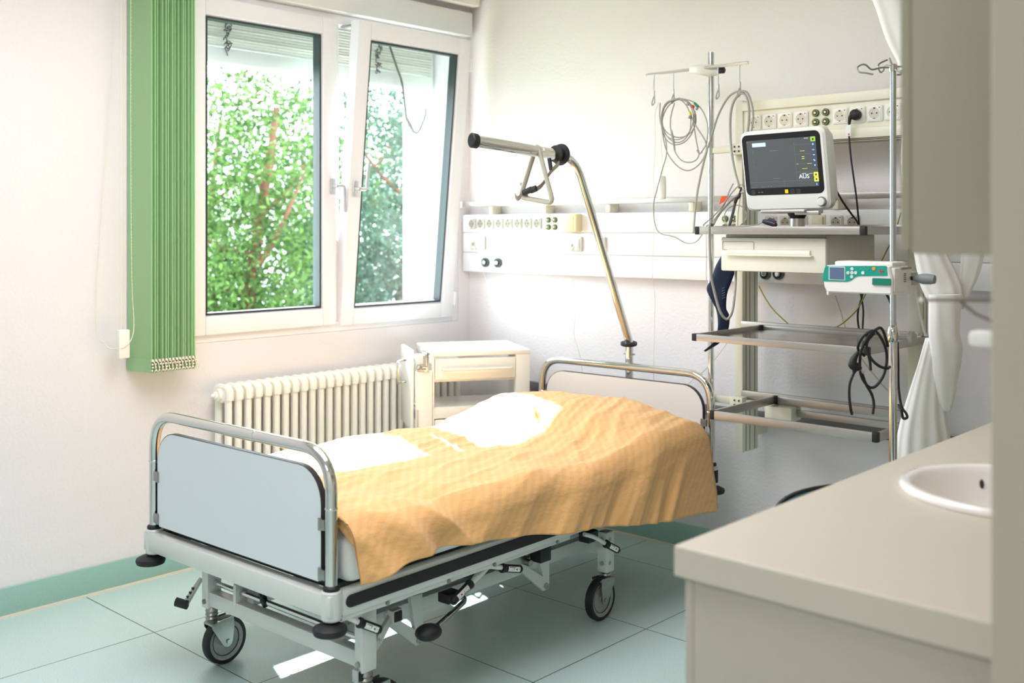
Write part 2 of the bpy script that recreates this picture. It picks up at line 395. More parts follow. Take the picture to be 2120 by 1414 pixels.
def slat_mesh(k):
    g = G(); a = 0.26 + 0.05 * math.sin(k * 2.3)
    y = SL0 + (SL1 - SL0) * k / (NS - 1) + 0.002 * math.sin(k * 5.1)
    pts = []; TK = 0.0062
    for i in range(9):
        t = i / 8 - 0.5; w = 0.0045 * (1 - 4 * t * t)
        pts.append((t * 0.127, t * 0.127 * a + w))
    for z0, z1, dx in ((0.845, 2.56, 0),):
        A = [Vector((XL + 0.072 + p[0], y + p[1] - 0.006, z0)) for p in pts]; B = [Vector((XL + 0.072 + p[0], y + p[1] - 0.006, z1)) for p in pts]
        q8 = lambda L_: L_ + [p_ + Vector((0, TK * (1 - 0.55 * (i_ in (0, 8))), 0)) for i_, p_ in reversed(list(enumerate(L_)))]
        g.ring_loft([q8(A), q8(B)])
    # weighted hem pocket
    A = [Vector((XL + 0.072 + p[0] * 1.0, y + p[1] - 0.009, 0.843)) for p in pts]; B = [q + Vector((0, 0, 0.052)) for q in A]; off = Vector((0, 0.0075, 0))
    g.ring_loft([A + [q + off for q in reversed(A)], B + [q + off for q in reversed(B)]])
    return g
slats = [part('slat', slat_mesh(k), BLIND, vb) for k in range(NS)]
random.seed(3)
for k, s in enumerate(slats):                                           # little bottom chain clip on each weight
    y = SL0 + (SL1 - SL0) * k / (NS - 1); x = XL + 0.139
    g = G(); yy = y + 0.012
    for j in range(4): g.sphere((x + 0.002, yy + random.uniform(-0.003, 0.003), 0.852 + 0.012 * j), 0.0042, seg=8)
    g.tube([(x, yy, 0.893), (x + 0.006, yy + 0.006, 0.88), (x + 0.004, yy + 0.012, 0.858), (x, yy + 0.008, 0.846)], 0.0018, 6, sm=3)
    g.box((x - 0.012, yy - 0.003, 0.886), (x + 0.003, yy + 0.004, 0.895), 0.001)
    part('chain_clip', g, mat('clip_ivory', (236, 224, 206), 0.5), s)
g = G(); g.box((XL + 0.055, 1.93, 2.555), (XL + 0.105, 3.89, 2.60), 0.004); part('head_rail', g, mat('rail_ivory', (236, 232, 222), 0.4), vb)
g = G()
for dy in (-0.012, 0.012): g.cyl((XL + 0.085, 1.953 + dy * .7, 1.0), (XL + 0.085, 1.953 + dy * .7, 2.56), 0.0016, seg=6)
c = part('pull_cord', g, mat('cord_ivory', (232, 226, 210), 0.7), vb)
g = G(); g.box((XL + 0.072, 1.930, 0.905), (XL + 0.10, 1.974, 1.015), 0.004); part('cord_weight', g, mat('clip_ivory2', (240, 236, 228), 0.5), c)
g = G()
P = [Vector((XL + 0.105, 1.975, 2.56)), Vector((XL + 0.105, 1.974, 1.9)), Vector((XL + 0.108, 1.976, 1.25)), Vector((XL + 0.11, 1.984, 1.05)), Vector((XL + 0.104, 1.98, 0.985)), Vector((XL + 0.105, 1.955, 0.955)), Vector((XL + 0.095, 1.93, 0.945)), Vector((XL + 0.05, 1.90, 0.96)), Vector((XL + 0.012, 1.88, 1.10)), Vector((XL + 0.02, 1.93, 1.9)), Vector((XL + 0.06, 1.95, 2.56))]
Q = catmull(P, 24); g.tube(Q, 0.0008, 5)
acc = 0
for i in range(1, len(Q)):
    a, b_ = Q[i - 1], Q[i]; L_ = (b_ - a).length; n = max(1, int(L_ / 0.011))
    for j in range(n):
        if len(Q) * 0 == 0: g.sphere(a.lerp(b_, j / n), 0.0021, seg=6)
part('bead_chain', g, mat('cord_ivory', (232, 226, 210), 0.7), vb)

# ------------------------------------------------------------------ radiator under the window
rd = thing('radiator', 'cream column radiator below the window', 'radiator', (XL + 0.085, 2.9, 0.16))
NR, RY0, RP = 29, 2.392, 0.047
zb, zt = 0.17, 0.745
g = G()
for x in (-0.032, 0.032):
    g.tube([(x, 0, zb + 0.03), (x, 0, zt - 0.03)], 0.0125, 10)
g.tube(fillet([(-0.045, 0, zt - 0.05), (-0.045, 0, zt - 0.004), (0.045, 0, zt - 0.004), (0.045, 0, zt - 0.05)], 0.03), 0.017, 10)
g.tube(fillet([(-0.045, 0, zb + 0.05), (-0.045, 0, zb), (0.045, 0, zb), (0.045, 0, zb + 0.05)], 0.03), 0.017, 10)
for z in (zb + 0.012, zt - 0.03):
    g.lathe([(0.02, -0.022), (0.033, -0.014), (0.036, 0), (0.033, 0.014), (0.02, 0.022)], (0, 0, z), (0, 1, 0), 16)
for x in (-0.04, 0.04): g.tube([(x, 0, zb + 0.02), (x, 0, zt - 0.02)], 0.0135, 10)
s0 = part('section', g, RADIATOR, rd, loc=(0, RY0 - 2.9, -0.16))
for k in range(1, NR): copy_part(s0, rd, (0, RY0 + RP * k - 2.9, -0.16))
for z in (zb + 0.012, zt - 0.03):
    g = G(); g.lathe([(0.026, 0.0), (0.026, -0.014), (0.016, -0.016), (0.014, -0.026), (0.008, -0.028), (0.007, -0.038), (0.003, -0.04)], (XL + 0.085, RY0 - 0.02, z), (0, 1, 0), 18); part('end_plug', g, RADIATOR, rd)
ye = RY0 + RP * (NR - 1)
for y in (RY0 + 0.1, ye - 0.1):
    for z in (0.2, 0.7):
        g = G(); g.box((XL + 0.001, y - 0.012, z - 0.01), (XL + 0.06, y + 0.012, z + 0.01), 0.002); part('wall_bracket', g, RADIATOR, rd)
# ------------------------------------------------------------------ medical supply panel along the back wall
mp = thing('supply_panel', 'long white medical supply panel with sockets on the back wall', 'wall panel', (-2.6, YB, 1.18))
YP = 3.86
GAP = mat('panel_joint', (178, 176, 168), 0.6)
def socket_mesh(s=0.058, y=0.0):
    """earthed socket, centre at origin, facing -Y; materials: plate, well, hole"""
    g = G(); h = s / 2
    g.m = 0; g.prism(rrect(-h, -h, h, h, 0.006), (0, 0, 0), (1, 0, 0), (0, 0, 1), 0.006, 0.0025)
    g.prism(rrect(-h * .82, -h * .82, h * .82, h * .82, 0.005), (0, -0.006, 0), (1, 0, 0), (0, 0, 1), 0.002, 0.001)
    g.m = 1; r = s * 0.345
    g.lathe([(r, 0.0), (r, 0.0006)], (0, -0.0078, 0), (0, -1, 0), 28)
    g.m = 0; g.lathe([(r + 0.0025, 0), (r + 0.0022, 0.0014), (r, 0.0014), (r - .0002, 0.0)], (0, -0.0078, 0), (0, -1, 0), 28, cap='closed')
    g.m = 2
    for x in (-0.0095, 0.0095): g.cyl((x, -0.0083, 0), (x, -0.0088, 0), 0.0028, seg=10)
    g.box((-0.0035, -0.0094, r - 0.0045), (0.0035, -0.008, r + 0.0005)); g.box((-0.003, -0.0094, -r), (0.003, -0.008, -r + 0.003))
    g.m = 1; g.cyl((0, -0.0083, 0), (0, -0.0086, 0), 0.0028, seg=10)
    g.m = 2; g.cyl((h * .62, -0.0078, h * .66), (h * .62, -0.0086, h * .66), 0.0022, seg=8)
    return g
def terminal_mesh():
    g = G(); g.m = 0; g.lathe([(0.014, 0), (0.014, 0.007), (0.0115, 0.009), (0.0113, 0.0)], (0, 0, 0), (0, -1, 0), 20, cap='closed')
    g.m = 1; g.lathe([(0.0113, 0), (0.0113, 0.0088), (0.0098, 0.0088), (0.0096, 0.0)], (0, 0, 0), (0, -1, 0), 20, cap='closed')
    g.m = 2; g.cyl((0, 0, 0), (0, -0.006, 0), 0.0095, seg=16)
    g.m = 3; g.cyl((0, -0.006, 0), (0, -0.012, 0), 0.0045, seg=12)
    return g
TM = [mat('terminal_green', (26, 78, 50), 0.4), mat('terminal_yellow', (200, 190, 70), 0.4), DARK, mat('terminal_pin', (220, 220, 215), 0.3)]
SM = [SOCKET, SOCKIN, DARK]
SML = [mat('socket_shade_white', (204, 203, 197), 0.35), mat('socket_shade_well', (150, 145, 130), 0.45), DARK]  # darkened socket colours: contact shading put into the colour on the lower panel
g = G()
PX0, PX1 = XL + 0.006, -0.75
g.box((PX0, YP, 1.386), (PX1, YB, 1.477), 0.004); g.box((PX0, YP, 1.283), (PX1, YB, 1.3835), 0.003); g.box((PX0, YP, 1.182), (PX1, YB, 1.2805), 0.004)
part('panel_body', g, PANELW, mp)
g = G(); g.box((PX0 + .002, YP + 0.004, 1.2), (PX1 - .002, YB - .002, 1.46)); part('panel_core', g, GAP, mp)
g = G()
for x in (-3.40, -2.45, -1.72): 
    for z0, z1 in ((1.284, 1.383), (1.183, 1.28)): g.box((x, YP - 0.0012, z0), (x + 0.0015, YP + 0.001, z1))
part('panel_seam', g, GAP, mp)
first = None
base = WM[mp].translation
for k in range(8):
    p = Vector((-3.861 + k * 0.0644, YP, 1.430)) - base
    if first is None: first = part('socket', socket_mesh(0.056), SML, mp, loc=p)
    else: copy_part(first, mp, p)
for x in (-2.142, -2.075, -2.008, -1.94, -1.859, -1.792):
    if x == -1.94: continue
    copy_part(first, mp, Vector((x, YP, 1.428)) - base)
t0 = None
for x, z in ((-3.34, 1.447), (-3.298, 1.447), (-3.34, 1.412), (-3.298, 1.412), (-2.355, 1.445), (-2.313, 1.445), (-2.355, 1.410), (-2.313, 1.410)):
    p = Vector((x, YP, z)) - base
    if t0 is None: t0 = part('earth_terminal', terminal_mesh(), TM, mp, loc=p)
    else: copy_part(t0, mp, p)
g = G(); g.box((-3.225, YP - 0.045, 1.389), (-3.13, YP, 1.474), 0.005); g.box((-3.215, YP - 0.047, 1.397), (-3.145, YP - 0.04, 1.466), 0.003); part('call_box', g, mat('box_cream', (232, 214, 172), 0.5), mp, 'cream plastic box')
g = G(); g.box((-1.963, YP - 0.004, 1.40), (-1.905, YP, 1.458), 0.004); g.box((-1.955, YP - 0.01, 1.408), (-1.913, YP - 0.003, 1.45), 0.002); part('blank_plate', g, mat('plate_beige', (206, 200, 178), 0.5), mp)
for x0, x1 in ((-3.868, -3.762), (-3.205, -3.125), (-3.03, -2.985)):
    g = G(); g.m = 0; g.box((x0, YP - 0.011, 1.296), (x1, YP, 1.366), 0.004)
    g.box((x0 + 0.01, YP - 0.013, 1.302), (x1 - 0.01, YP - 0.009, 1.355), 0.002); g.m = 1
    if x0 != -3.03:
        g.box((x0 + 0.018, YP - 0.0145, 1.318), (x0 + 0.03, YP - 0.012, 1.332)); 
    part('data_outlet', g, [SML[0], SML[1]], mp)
def gas_outlet():
    g = G(); g.m = 0; g.lathe([(0.024, 0), (0.024, 0.010), (0.019, 0.013), (0.0187, 0.0)], (0, 0, 0), (0, -1, 0), 24, cap='closed')
    g.m = 1; g.cyl((0, 0, 0), (0, -0.009, 0), 0.0186, seg=20)
    g.m = 2; g.lathe([(0.012, 0.008), (0.012, 0.018), (0.008, 0.022), (0.002, 0.022)], (0, 0, 0), (0, -1, 0), 18)
    return g
g0 = None
for x in (-3.763, -3.674, -2.166, -2.106):
    p = Vector((x, YP, 1.232 if x < -3 else 1.221)) - base
    if g0 is None: g0 = part('gas_outlet', gas_outlet(), [mat('outlet_ring', (84, 100, 100), 0.3, 0.5), DARK, CHROME], mp, loc=p)
    else: 
        o = copy_part(g0, mp, p)
# small upper outlet plate at the far right
g = G(); g.box((-1.52, YP - 0.006, 1.27), (-1.44, YP, 1.36), 0.004); part('blank_plate', g, mat('plate_beige', (206, 200, 178), 0.5), mp)

# ------------------------------------------------------------------ steel equipment rail above it
rl = thing('equipment_rail', 'flat steel equipment rail on the back wall above the supply panel', 'rail', (-2.6, YB, 1.48))
g = G(); g.box((XL + 0.012, 3.846, 1.517), (-0.8, 3.856, 1.542), 0.002); part('rail_bar', g, STEEL, rl)
for x in (-3.72, -3.36, -2.97, -2.52, -1.86, -1.3):
    g = G(); g.box((x - 0.012, 3.85, 1.4785), (x + 0.012, YB - 0.002, 1.54), 0.003); part('rail_bracket', g, mat('bracket_cream', (226, 220, 200), 0.5), rl)
g = G(); g.box((XL + 0.004, 3.842, 1.512), (XL + 0.02, 3.86, 1.547), 0.004); part('rail_end_cap', g, PVC, rl)

# ------------------------------------------------------------------ equipment rack: two uprights, socket panel, shelves
rk = thing('equipment_rack', 'cream wall rack with socket panel and three steel shelves', 'rack', (-1.85, 3.85, 0.5))
def upright(x0, x1):
    g = G(); g.m = 0
    g.box((x0, 3.718, 0.505), (x1, 3.842, 1.918), 0.004)
    g.m = 1
    for y in (3.742, 3.772, 3.812):
        g.box((x1 - 0.002, y, 0.51), (x1 + 0.0008, y + 0.004, 1.915))
    g.m = 0
    for z in (0.56, 1.6): g.box((x0 + 0.002, 3.84, z), (x1 - 0.002, YB - (0.001 if z < 1 else 0.001), z + 0.06))
    return g
UPM = [mat('column_cream', (222, 220, 202), 0.35, var=0.015), mat('groove', (104, 104, 90), 0.6)]
part('upright', upright(-2.223, -2.190), UPM, rk); part('upright', upright(-1.522, -1.476), UPM, rk)
g = G(); g.m = 0
UX0, UX1 = -2.189, -0.9
g.box((UX0 + 0.0, 3.725, 1.738), (UX1, 3.842, 1.908), 0.003)
g.box((UX0 - 0.002, 3.712, 1.873), (UX1, 3.74, 1.910), 0.004); g.box((UX0 - 0.002, 3.712, 1.737), (UX1, 3.74, 1.775), 0.004)
g.m = 1
for z in (1.7325, 1.727): g.box((UX0, 3.72, z), (UX1, 3.80, z + 0.003))
sp = part('socket_panel', g, [PANELC, mat('groove_light', (176, 168, 150), 0.6)], rk)
su = None
for x in (-2.139, -2.072, -2.005, -1.937, -1.778, -1.711, -1.644, -1.577, -1.43):
    p = Vector((x, 3.725, 1.825)) - WM[rk].translation
    if su is None: su = part('socket', socket_mesh(0.06), SM, sp, loc=p)
    else: copy_part(su, sp, p)
tu = None
for x in (-1.877, -1.836):
    for z in (1.8435, 1.8085):
        p = Vector((x, 3.725, z)) - WM[rk].translation
        if tu is None: tu = part('earth_terminal', terminal_mesh(), TM, sp, loc=p)
        else: copy_part(tu, sp, p)
def shelf(x0, x1, y0, y1, z0, z1, tray):
    g = G(); t = 0.012
    g.box((x0 + .016, y0, z0), (x1 - .016, y0 + t, z1), 0.0015); g.box((x0 + .016, y1 - t, z0), (x1 - .016, y1, z1), 0.0015)
    g.box((x0, y0 + .016, z0), (x0 + t, y1 - .016, z1), 0.0015); g.box((x1 - t, y0 + .016, z0), (x1, y1 - .016, z1), 0.0015)
    s = part('shelf', g, STEEL, rk)
    if tray:
        g = G(); g.box((x0 + t, y0 + t, z0 + 0.006), (x1 - t, y1 - t, z0 + 0.010)); part('tray', g, mat('tray_steel', (170, 164, 158), 0.16, 1.0, bump=0.02, scale=20, var=0.04), s)
    for x in (x0, x1 - 0.018):
        for y in (y0, y1 - 0.018):
            g = G(); g.box((x - .0012, y - .0012, z0 - .0012), (x + .0192, y + .0192, z1 + .0012), 0.003); part('corner_cap', g, BLACK, s)
    return s
shelf(-2.107, -1.466, 3.245, 3.712, 1.383, 1.410, True)
shelf(-2.107, -1.446, 3.225, 3.712, 1.000, 1.024, True)
shelf(-2.045, -1.425, 3.245, 3.712, 0.722, 0.752, False)
g = G()
for z, xr in ((1.388, -1.48), (1.004, -1.48), (0.727, -1.48)):
    g.box((-2.195, 3.714, z), (xr, 3.735, z + 0.03), 0.002)
part('shelf_bearer', g, STEEL, rk)
# lower inner bar and block
g = G(); g.box((-2.19, 3.70, 0.70), (-2.03, 3.745, 0.722), 0.002); g.box((-2.06, 3.66, 0.665), (-1.945, 3.74, 0.718), 0.004); part('rack_block', g, UPM[0], rk)
g = G(); g.box((-1.95, 3.70, 0.682), (-1.48, 3.715, 0.708), 0.002); g.box((-1.50, 3.70, 0.45), (-1.475, 3.715, 0.722), 0.002); part('lower_bar', g, STEEL, rk)
# drawer unit hung under the top shelf
g = G(); g.box((-2.02, 3.31, 1.259), (-1.63, 3.69, 1.3825), 0.004); db = part('drawer_box', g, mat('drawer_cream', (222, 219, 203), 0.4, var=0.012), rk)
g = G(); g.box((-2.026, 3.288, 1.252), (-1.622, 3.311, 1.372), 0.006); fr = part('drawer_front', g, mat('drawer_front', (232, 230, 216), 0.35, var=0.01), db)
g = G(); g.tube([(-1.995, 3.284, 1.319), (-1.675, 3.284, 1.319)], 0.011, 12, flat=0.7); g.box((-2.0, 3.27, 1.307), (-1.665, 3.289, 1.312), 0.002); part('drawer_handle', g, mat('drawer_front', (232, 230, 216), 0.35), db)
g = G(); pr = rrect(-2.018, 1.328, -1.892, 1.357, 0.005)
g.tube([(p[0], 3.2873, p[1]) for p in pr], 0.0009, 6, closed=True); part('label_frame', g, mat('label_line', (140, 140, 126), 0.6), db)
# arms that hold the hook pole
for z in (1.722, 0.714):
    g = G(); g.box((-2.311, 3.685, z - 0.014), (-2.19, 3.715, z + 0.014), 0.006)
    g.box((-2.222, 3.672, z - 0.024), (-2.165, 3.717, z + 0.02), 0.003); a = part('pole_arm', g, UPM[0], rk)
    for dx in (-0.205 + 0.0, -0.185): 
        for dz in (-0.011, 0.007):
            g = G(); g.cyl((-2.0 + dx + 0.006, 3.672, z + dz), (-2.0 + dx + 0.006, 3.670, z + dz), 0.004, seg=10); part('bolt', g, DARK, a)

# ------------------------------------------------------------------ hook pole with crossbar
hp = thing('hook_pole', 'tall steel pole with crossbar and hanging hooks beside the rack', 'pole', (-2.325, 3.70, 0.55))
g = G(); g.cyl((-2.325, 3.70, 0.55), (-2.325, 3.70, 2.122), 0.0125, seg=20); part('pole', g, CHROME, hp)
YBAR = 3.668
g = G(); g.cyl((-2.622, YBAR, 2.057), (-2.135, YBAR, 2.057), 0.0065, seg=14); part('crossbar', g, CHROME, hp)
g = G(); g.tube([(-2.40, YBAR, 2.056), (-2.36, YBAR - 0.002, 2.052), (-2.325, 3.69, 2.047), (-2.29, 3.70, 2.045)], [0.016, 0.02, 0.026, 0.018], 12, sm=4, flat=0.8); cl = part('clamp', g, mat('clamp_white', (232, 230, 224), 0.4), hp)
g = G(); g.lathe([(0.006, 0), (0.006, 0.012), (0.013, 0.014), (0.014, 0.034), (0.01, 0.037), (0.001, 0.037)], (-2.30, 3.70, 2.045), (1, 0, 0), 16); part('clamp_knob', g, BLACK, cl)
for x in (-2.585, -2.487, -2.272, -2.174):
    g = G(); z = 2.057; y = YBAR
    P = [(x, y, z - 0.004), (x, y - 0.001, z - 0.07), (x + 0.001, y - 0.002, z - 0.095), (x - 0.006, y - 0.004, z - 0.118), (x + 0.000, y - 0.012, z - 0.133), (x + 0.009, y - 0.008, z - 0.122), (x + 0.006, y - 0.004, z - 0.10), (x + 0.004, y - 0.002, z - 0.072)]
    g.tube(P, 0.0026, 8, sm=5); part('hook', g, ZINC, hp)

# ------------------------------------------------------------------ patient monitor on the top shelf
mn = thing('patient_monitor', 'white patient monitor with dark screen on the top rack shelf', 'monitor', (-1.86, 3.46, 1.3935))
YM = 3.36
TL = onY(1534, 289, YM); 
# monitor frame: origin at lower-left front corner of the bezel, x right, z up, tilted forward
A = onY(1546.5, 405.5, YM); Bp = onY(1707.8, 399.8, YM)
wM = (Bp - A).length; exm = (Bp - A).normalized(); tilt = R(9.5)
ezm = Vector((0, -math.sin(tilt), math.cos(tilt))); ezm = (ezm - exm * ezm.dot(exm)).normalized(); eym = exm.cross(ezm) * -1   # eym points away from viewer
MM = Matrix(((exm.x, eym.x, ezm.x, A.x), (exm.y, eym.y, ezm.y, A.y), (exm.z, eym.z, ezm.z, A.z), (0, 0, 0, 1)))
hM = wM * 0.722                                                         # bezel height
def mrect(g, x0, z0, x1, z1, r, y, dep, bev=0):
    g.prism(rrect(x0, z0, x1, z1, r), (0, y + dep, 0), (1, 0, 0), (0, 0, 1), dep, bev, M=MM)
# prism extrudes along ux x uz = -y, hence the y + dep start
g = G(); mrect(g, -0.008, -0.058, wM + 0.016, hM + 0.012, 0.026, 0.0, 0.05, 0.008)
mrect(g, 0.012, -0.05, wM + 0.004, hM - 0.004, 0.03, 0.045, 0.055, 0.012)
bd = part('body', g, MONWHITE, mn)
g = G(); mrect(g, 0, 0, wM, hM, 0.02, -0.0015, 0.004, 0.001); part('bezel', g, mat('bezel_black', (22, 23, 27), 0.22, var=0.02), bd)
SCREEN = mat('screen_glow', (74, 78, 80), 0.12, emit=0.35, var=0.02)
SX0, SX1, SZ0, SZ1 = wM * 0.062, wM * 0.945, hM * 0.118, hM * 0.905
g = G(); mrect(g, SX0, SZ0, SX1, SZ1, 0.001, -0.0022, 0.002); scn = part('screen', g, SCREEN, bd)
sw, sh = SX1 - SX0, SZ1 - SZ0
def ui(name, rects, m, y=-0.0028, r=0.001):
    g = G()
    for a, b_, c_, d_ in rects: mrect(g, SX0 + sw * a, SZ0 + sh * b_, SX0 + sw * c_, SZ0 + sh * d_, r, y, 0.0009)
    return part(name, g, m, scn)
ui('status_field', [(0.085, 0.865, 0.285, 0.945)], mat('ui_blue', (172, 192, 226), 0.2, emit=0.55))
ui('menu_button', [(0.932, 0.905, 0.997, 0.998)], mat('ui_green', (140, 190, 70), 0.2, emit=0.45), r=0.002)
ui('menu_button', [(0.936, 0.19, 0.999, 0.285), (0.938, 0.095, 1.0, 0.182)], mat('ui_yellow', (220, 216, 74), 0.2, emit=0.5), r=0.002)
ui('menu_button', [(0.932, 0.80, 0.985, 0.89), (0.932, 0.695, 0.985, 0.785), (0.934, 0.59, 0.987, 0.68), (0.936, 0.485, 0.989, 0.575), (0.938, 0.38, 0.99, 0.47), (0.94, 0.0, 0.998, 0.085)], mat('ui_slate', (58, 74, 100), 0.2, emit=0.4), r=0.002)
ui('menu_icon', [(0.95, 0.83, 0.97, 0.845), (0.953, 0.85, 0.967, 0.87), (0.945, 0.74, 0.975, 0.746), (0.945, 0.725, 0.975, 0.731), (0.95, 0.625, 0.975, 0.643), (0.95, 0.52, 0.965, 0.545), (0.958, 0.508, 0.975, 0.53), (0.957, 0.41, 0.972, 0.44), (0.963, 0.02, 0.973, 0.062)], mat('ui_pale', (176, 186, 206), 0.2, emit=0.5), y=-0.0034, r=0.0005)
ui('menu_icon', [(0.952, 0.925, 0.976, 0.97), (0.956, 0.215, 0.978, 0.255), (0.958, 0.122, 0.98, 0.158)], mat('ui_dark', (70, 84, 40), 0.3), y=-0.0034, r=0.0005)
LINE = mat('ui_line', (108, 112, 114), 0.2, emit=0.4)
ui('trace_grid', [(0.0, 0.125, 0.93, 0.129), (0.695, 0.14, 0.698, 0.9), (0.70, 0.30, 0.93, 0.303), (0.70, 0.47, 0.93, 0.473), (0.70, 0.66, 0.93, 0.663), (0.70, 0.855, 0.93, 0.858), (0.51, 0.0, 0.512, 0.125), (0.085, 0.745, 0.087, 0.79), (0.105, 0.15, 0.107, 0.2), (0.085, 0.53, 0.087, 0.6), (0.085, 0.42, 0.087, 0.47), (0.33, 0.762, 0.46, 0.77), (0.35, 0.19, 0.46, 0.197), (0.0, 0.965, 0.03, 0.972), (0.64, 0.975, 0.66, 0.982), (0.02, 0.02, 0.11, 0.026), (0.17, 0.02, 0.22, 0.026), (0.27, 0.02, 0.275, 0.05), (0.31, 0.02, 0.315, 0.05)], LINE, r=0.0003)
ui('screen_print', [(0.775, 0.722, 0.79, 0.73), (0.797, 0.722, 0.812, 0.73), (0.819, 0.722, 0.834, 0.73), (0.79, 0.605, 0.825, 0.615), (0.79, 0.565, 0.825, 0.575), (0.785, 0.362, 0.803, 0.37), (0.811, 0.362, 0.829, 0.37), (0.837, 0.362, 0.855, 0.37), (0.71, 0.462, 0.735, 0.468), (0.86, 0.46, 0.92, 0.466)], mat('ui_amber', (226, 214, 92), 0.2, emit=0.6), r=0.0003)
WHITEUI = mat('ui_white', (206, 214, 222), 0.2, emit=0.6)
vs, fs = text_mesh('AUS', sh * 0.125, (SX0 + sw * 0.80, -0.0028, SZ0 + sh * 0.205), (1, 0, 0), (0, 0, 1))
g = G(); g.raw(vs, fs, M=MM); part('screen_text', g, WHITEUI, scn, smooth=0)
ui('screen_caption', [(0.77, 0.262, 0.83, 0.27), (0.845, 0.972, 0.86, 0.982), (0.865, 0.972, 0.9, 0.98), (0.875, 0.26, 0.92, 0.266)], WHITEUI, r=0.0003)
KEYL = mat('key_outline', (120, 122, 126), 0.4)
zk = hM * 0.052
for u_, m_ in ((0.095, KEYL), (0.53, None), (0.605, KEYL), (0.68, KEYL)):
    x = wM * u_
    if m_ is None:
        g = G(); mrect(g, x - 0.006, zk - 0.0065, x + 0.006, zk + 0.0065, 0.002, -0.003, 0.002); part('key', g, mat('key_yellow', (238, 190, 20), 0.35, emit=0.3), bd)
    else:
        g = G(); q = rrect(x - 0.006, zk - 0.0065, x + 0.006, zk + 0.0065, 0.003)
        g.tube([MM @ Vector((p[0], -0.0022, p[1])) for p in q], 0.0005, 5, closed=True)
        q = rrect(x - 0.002, zk - 0.002, x + 0.002, zk + 0.002, 0.0018); g.tube([MM @ Vector((p[0], -0.0022, p[1])) for p in q], 0.0005, 5, closed=True); part('key', g, m_, bd)
g = G(); mrect(g, wM * 0.16, zk - 0.001, wM * 0.185, zk + 0.001, 0.0005, -0.0028, 0.001); mrect(g, wM * 0.20, zk - 0.0015, wM * 0.225, zk + 0.0015, 0.0007, -0.0028, 0.001); part('key_mark', g, KEYL, bd)
g = G(); g.lathe([(0.0165, 0), (0.0165, 0.004), (0.0135, 0.005), (0.0135, 0.013), (0.0115, 0.015), (0.001, 0.0155)], (wM - 0.012, -0.0, -0.028), (0, -1, 0), 28, M=MM); part('control_knob', g, MONWHITE, bd)
g = G(); g.lathe([(0.0172, 0.003), (0.0175, 0.0042), (0.0165, 0.0055), (0.0138, 0.0055)], (wM - 0.012, -0.0, -0.028), (0, -1, 0), 28, M=MM, cap='closed'); part('knob_ring', g, mat('ring_grey', (120, 120, 118), 0.4), bd)
# mount: plate, collar and round foot on the shelf tray
mc = onY(1651, 440, 3.42)
g = G(); g.box((mc.x - 0.105, 3.345, mc.z - 0.002), (mc.x + 0.065, 3.49, mc.z + 0.010), 0.004); g.box((mc.x + 0.02, 3.36, mc.z - 0.01), (mc.x + 0.11, 3.38, mc.z + 0.004), 0.002); part('mount_plate', g, mat('mount_alu', (196, 192, 184), 0.35, 0.8), mn)
g = G(); g.lathe([(0.034, mc.z), (0.034, mc.z - 0.006), (0.027, mc.z - 0.016), (0.024, mc.z - 0.024)], (mc.x, 3.42, 0), (0, 0, 1), 24); part('mount_collar', g, BLACK, mn)
g = G(); g.lathe([(0.025, 1.3932), (0.025, mc.z - 0.02)], (mc.x, 3.42, 0), (0, 0, 1), 24); g.cyl((mc.x, 3.396, 1.412), (mc.x, 3.393, 1.412), 0.004, seg=10); part('mount_foot', g, mat('mount_alu', (196, 192, 184), 0.35, 0.8), mn)

# ------------------------------------------------------------------ infusion pump on a drip stand
DS = 3.12
PS = onD(1849, 700, DS)
ds = thing('drip_stand', 'chrome drip stand holding the infusion pump', 'drip stand', (PS.x, PS.y, 0))
zc = onD(1849, 690, DS).z; ztop = onD(1849, 140, DS).z
g = G(); g.cyl((PS.x, PS.y, 0.14), (PS.x, PS.y, zc), 0.0118, seg=24); part('outer_tube', g, CHROME, ds)
g = G(); g.cyl((PS.x, PS.y, zc), (PS.x, PS.y, ztop), 0.0090, seg=20); part('inner_tube', g, mat('tube_satin', (196, 204, 206), 0.2, 1.0), ds)
g = G(); g.lathe([(0.0125, zc - 0.026), (0.0165, zc - 0.02), (0.0165, zc + 0.004), (0.013, zc + 0.018), (0.0095, zc + 0.024)], (PS.x, PS.y, 0), (0, 0, 1), 24); part('collar', g, CHROME, ds)
g = G(); g.cyl((PS.x, PS.y, zc - 0.012), (PS.x + 0.045, PS.y + 0.01, zc - 0.012), 0.006, seg=12); g.lathe([(0.008, 0.04), (0.02, 0.043), (0.021, 0.055), (0.012, 0.062), (0.001, 0.063)], (PS.x, PS.y + 0.01, zc - 0.012), (1, 0.1, 0), 20); part('collar_knob', g, GREYPL, ds)
g = G(); g.lathe([(0.011, ztop - 0.012), (0.0125, ztop - 0.006), (0.0125, ztop + 0.006), (0.009, ztop + 0.01), (0.001, ztop + 0.01)], (PS.x, PS.y, 0), (0, 0, 1), 18); part('hook_hub', g, CHROME, ds)
P3 = Vector((PS.x, PS.y, ztop))
def hk(pts, name='drip_hook'):
    g = G(); g.tube([P3] + [onD(x, y, DS + dd) for x, y, dd in pts], 0.0027, 8, sm=6); part(name, g, ZINC, ds)
hk([(1825, 140, 0), (1805, 144, -.02), (1793, 135, -.03), (1784, 134, -.03), (1775, 140, -.03), (1779, 149, -.04), (1792, 151, -.05), (1808, 154, -.06)])
hk([(1834, 136, .03), (1828, 147, .05), (1822, 149, .05), (1818, 138, .05), (1822, 131, .06), (1837, 124, .07)])
hk([(1862, 150, -.03), (1866, 146, -.04), (1865, 154, -.05), (1856, 155, -.06)])
hk([(1862, 138, .02), (1880, 136, .05), (1895, 128, .06), (1897, 120, .06)])
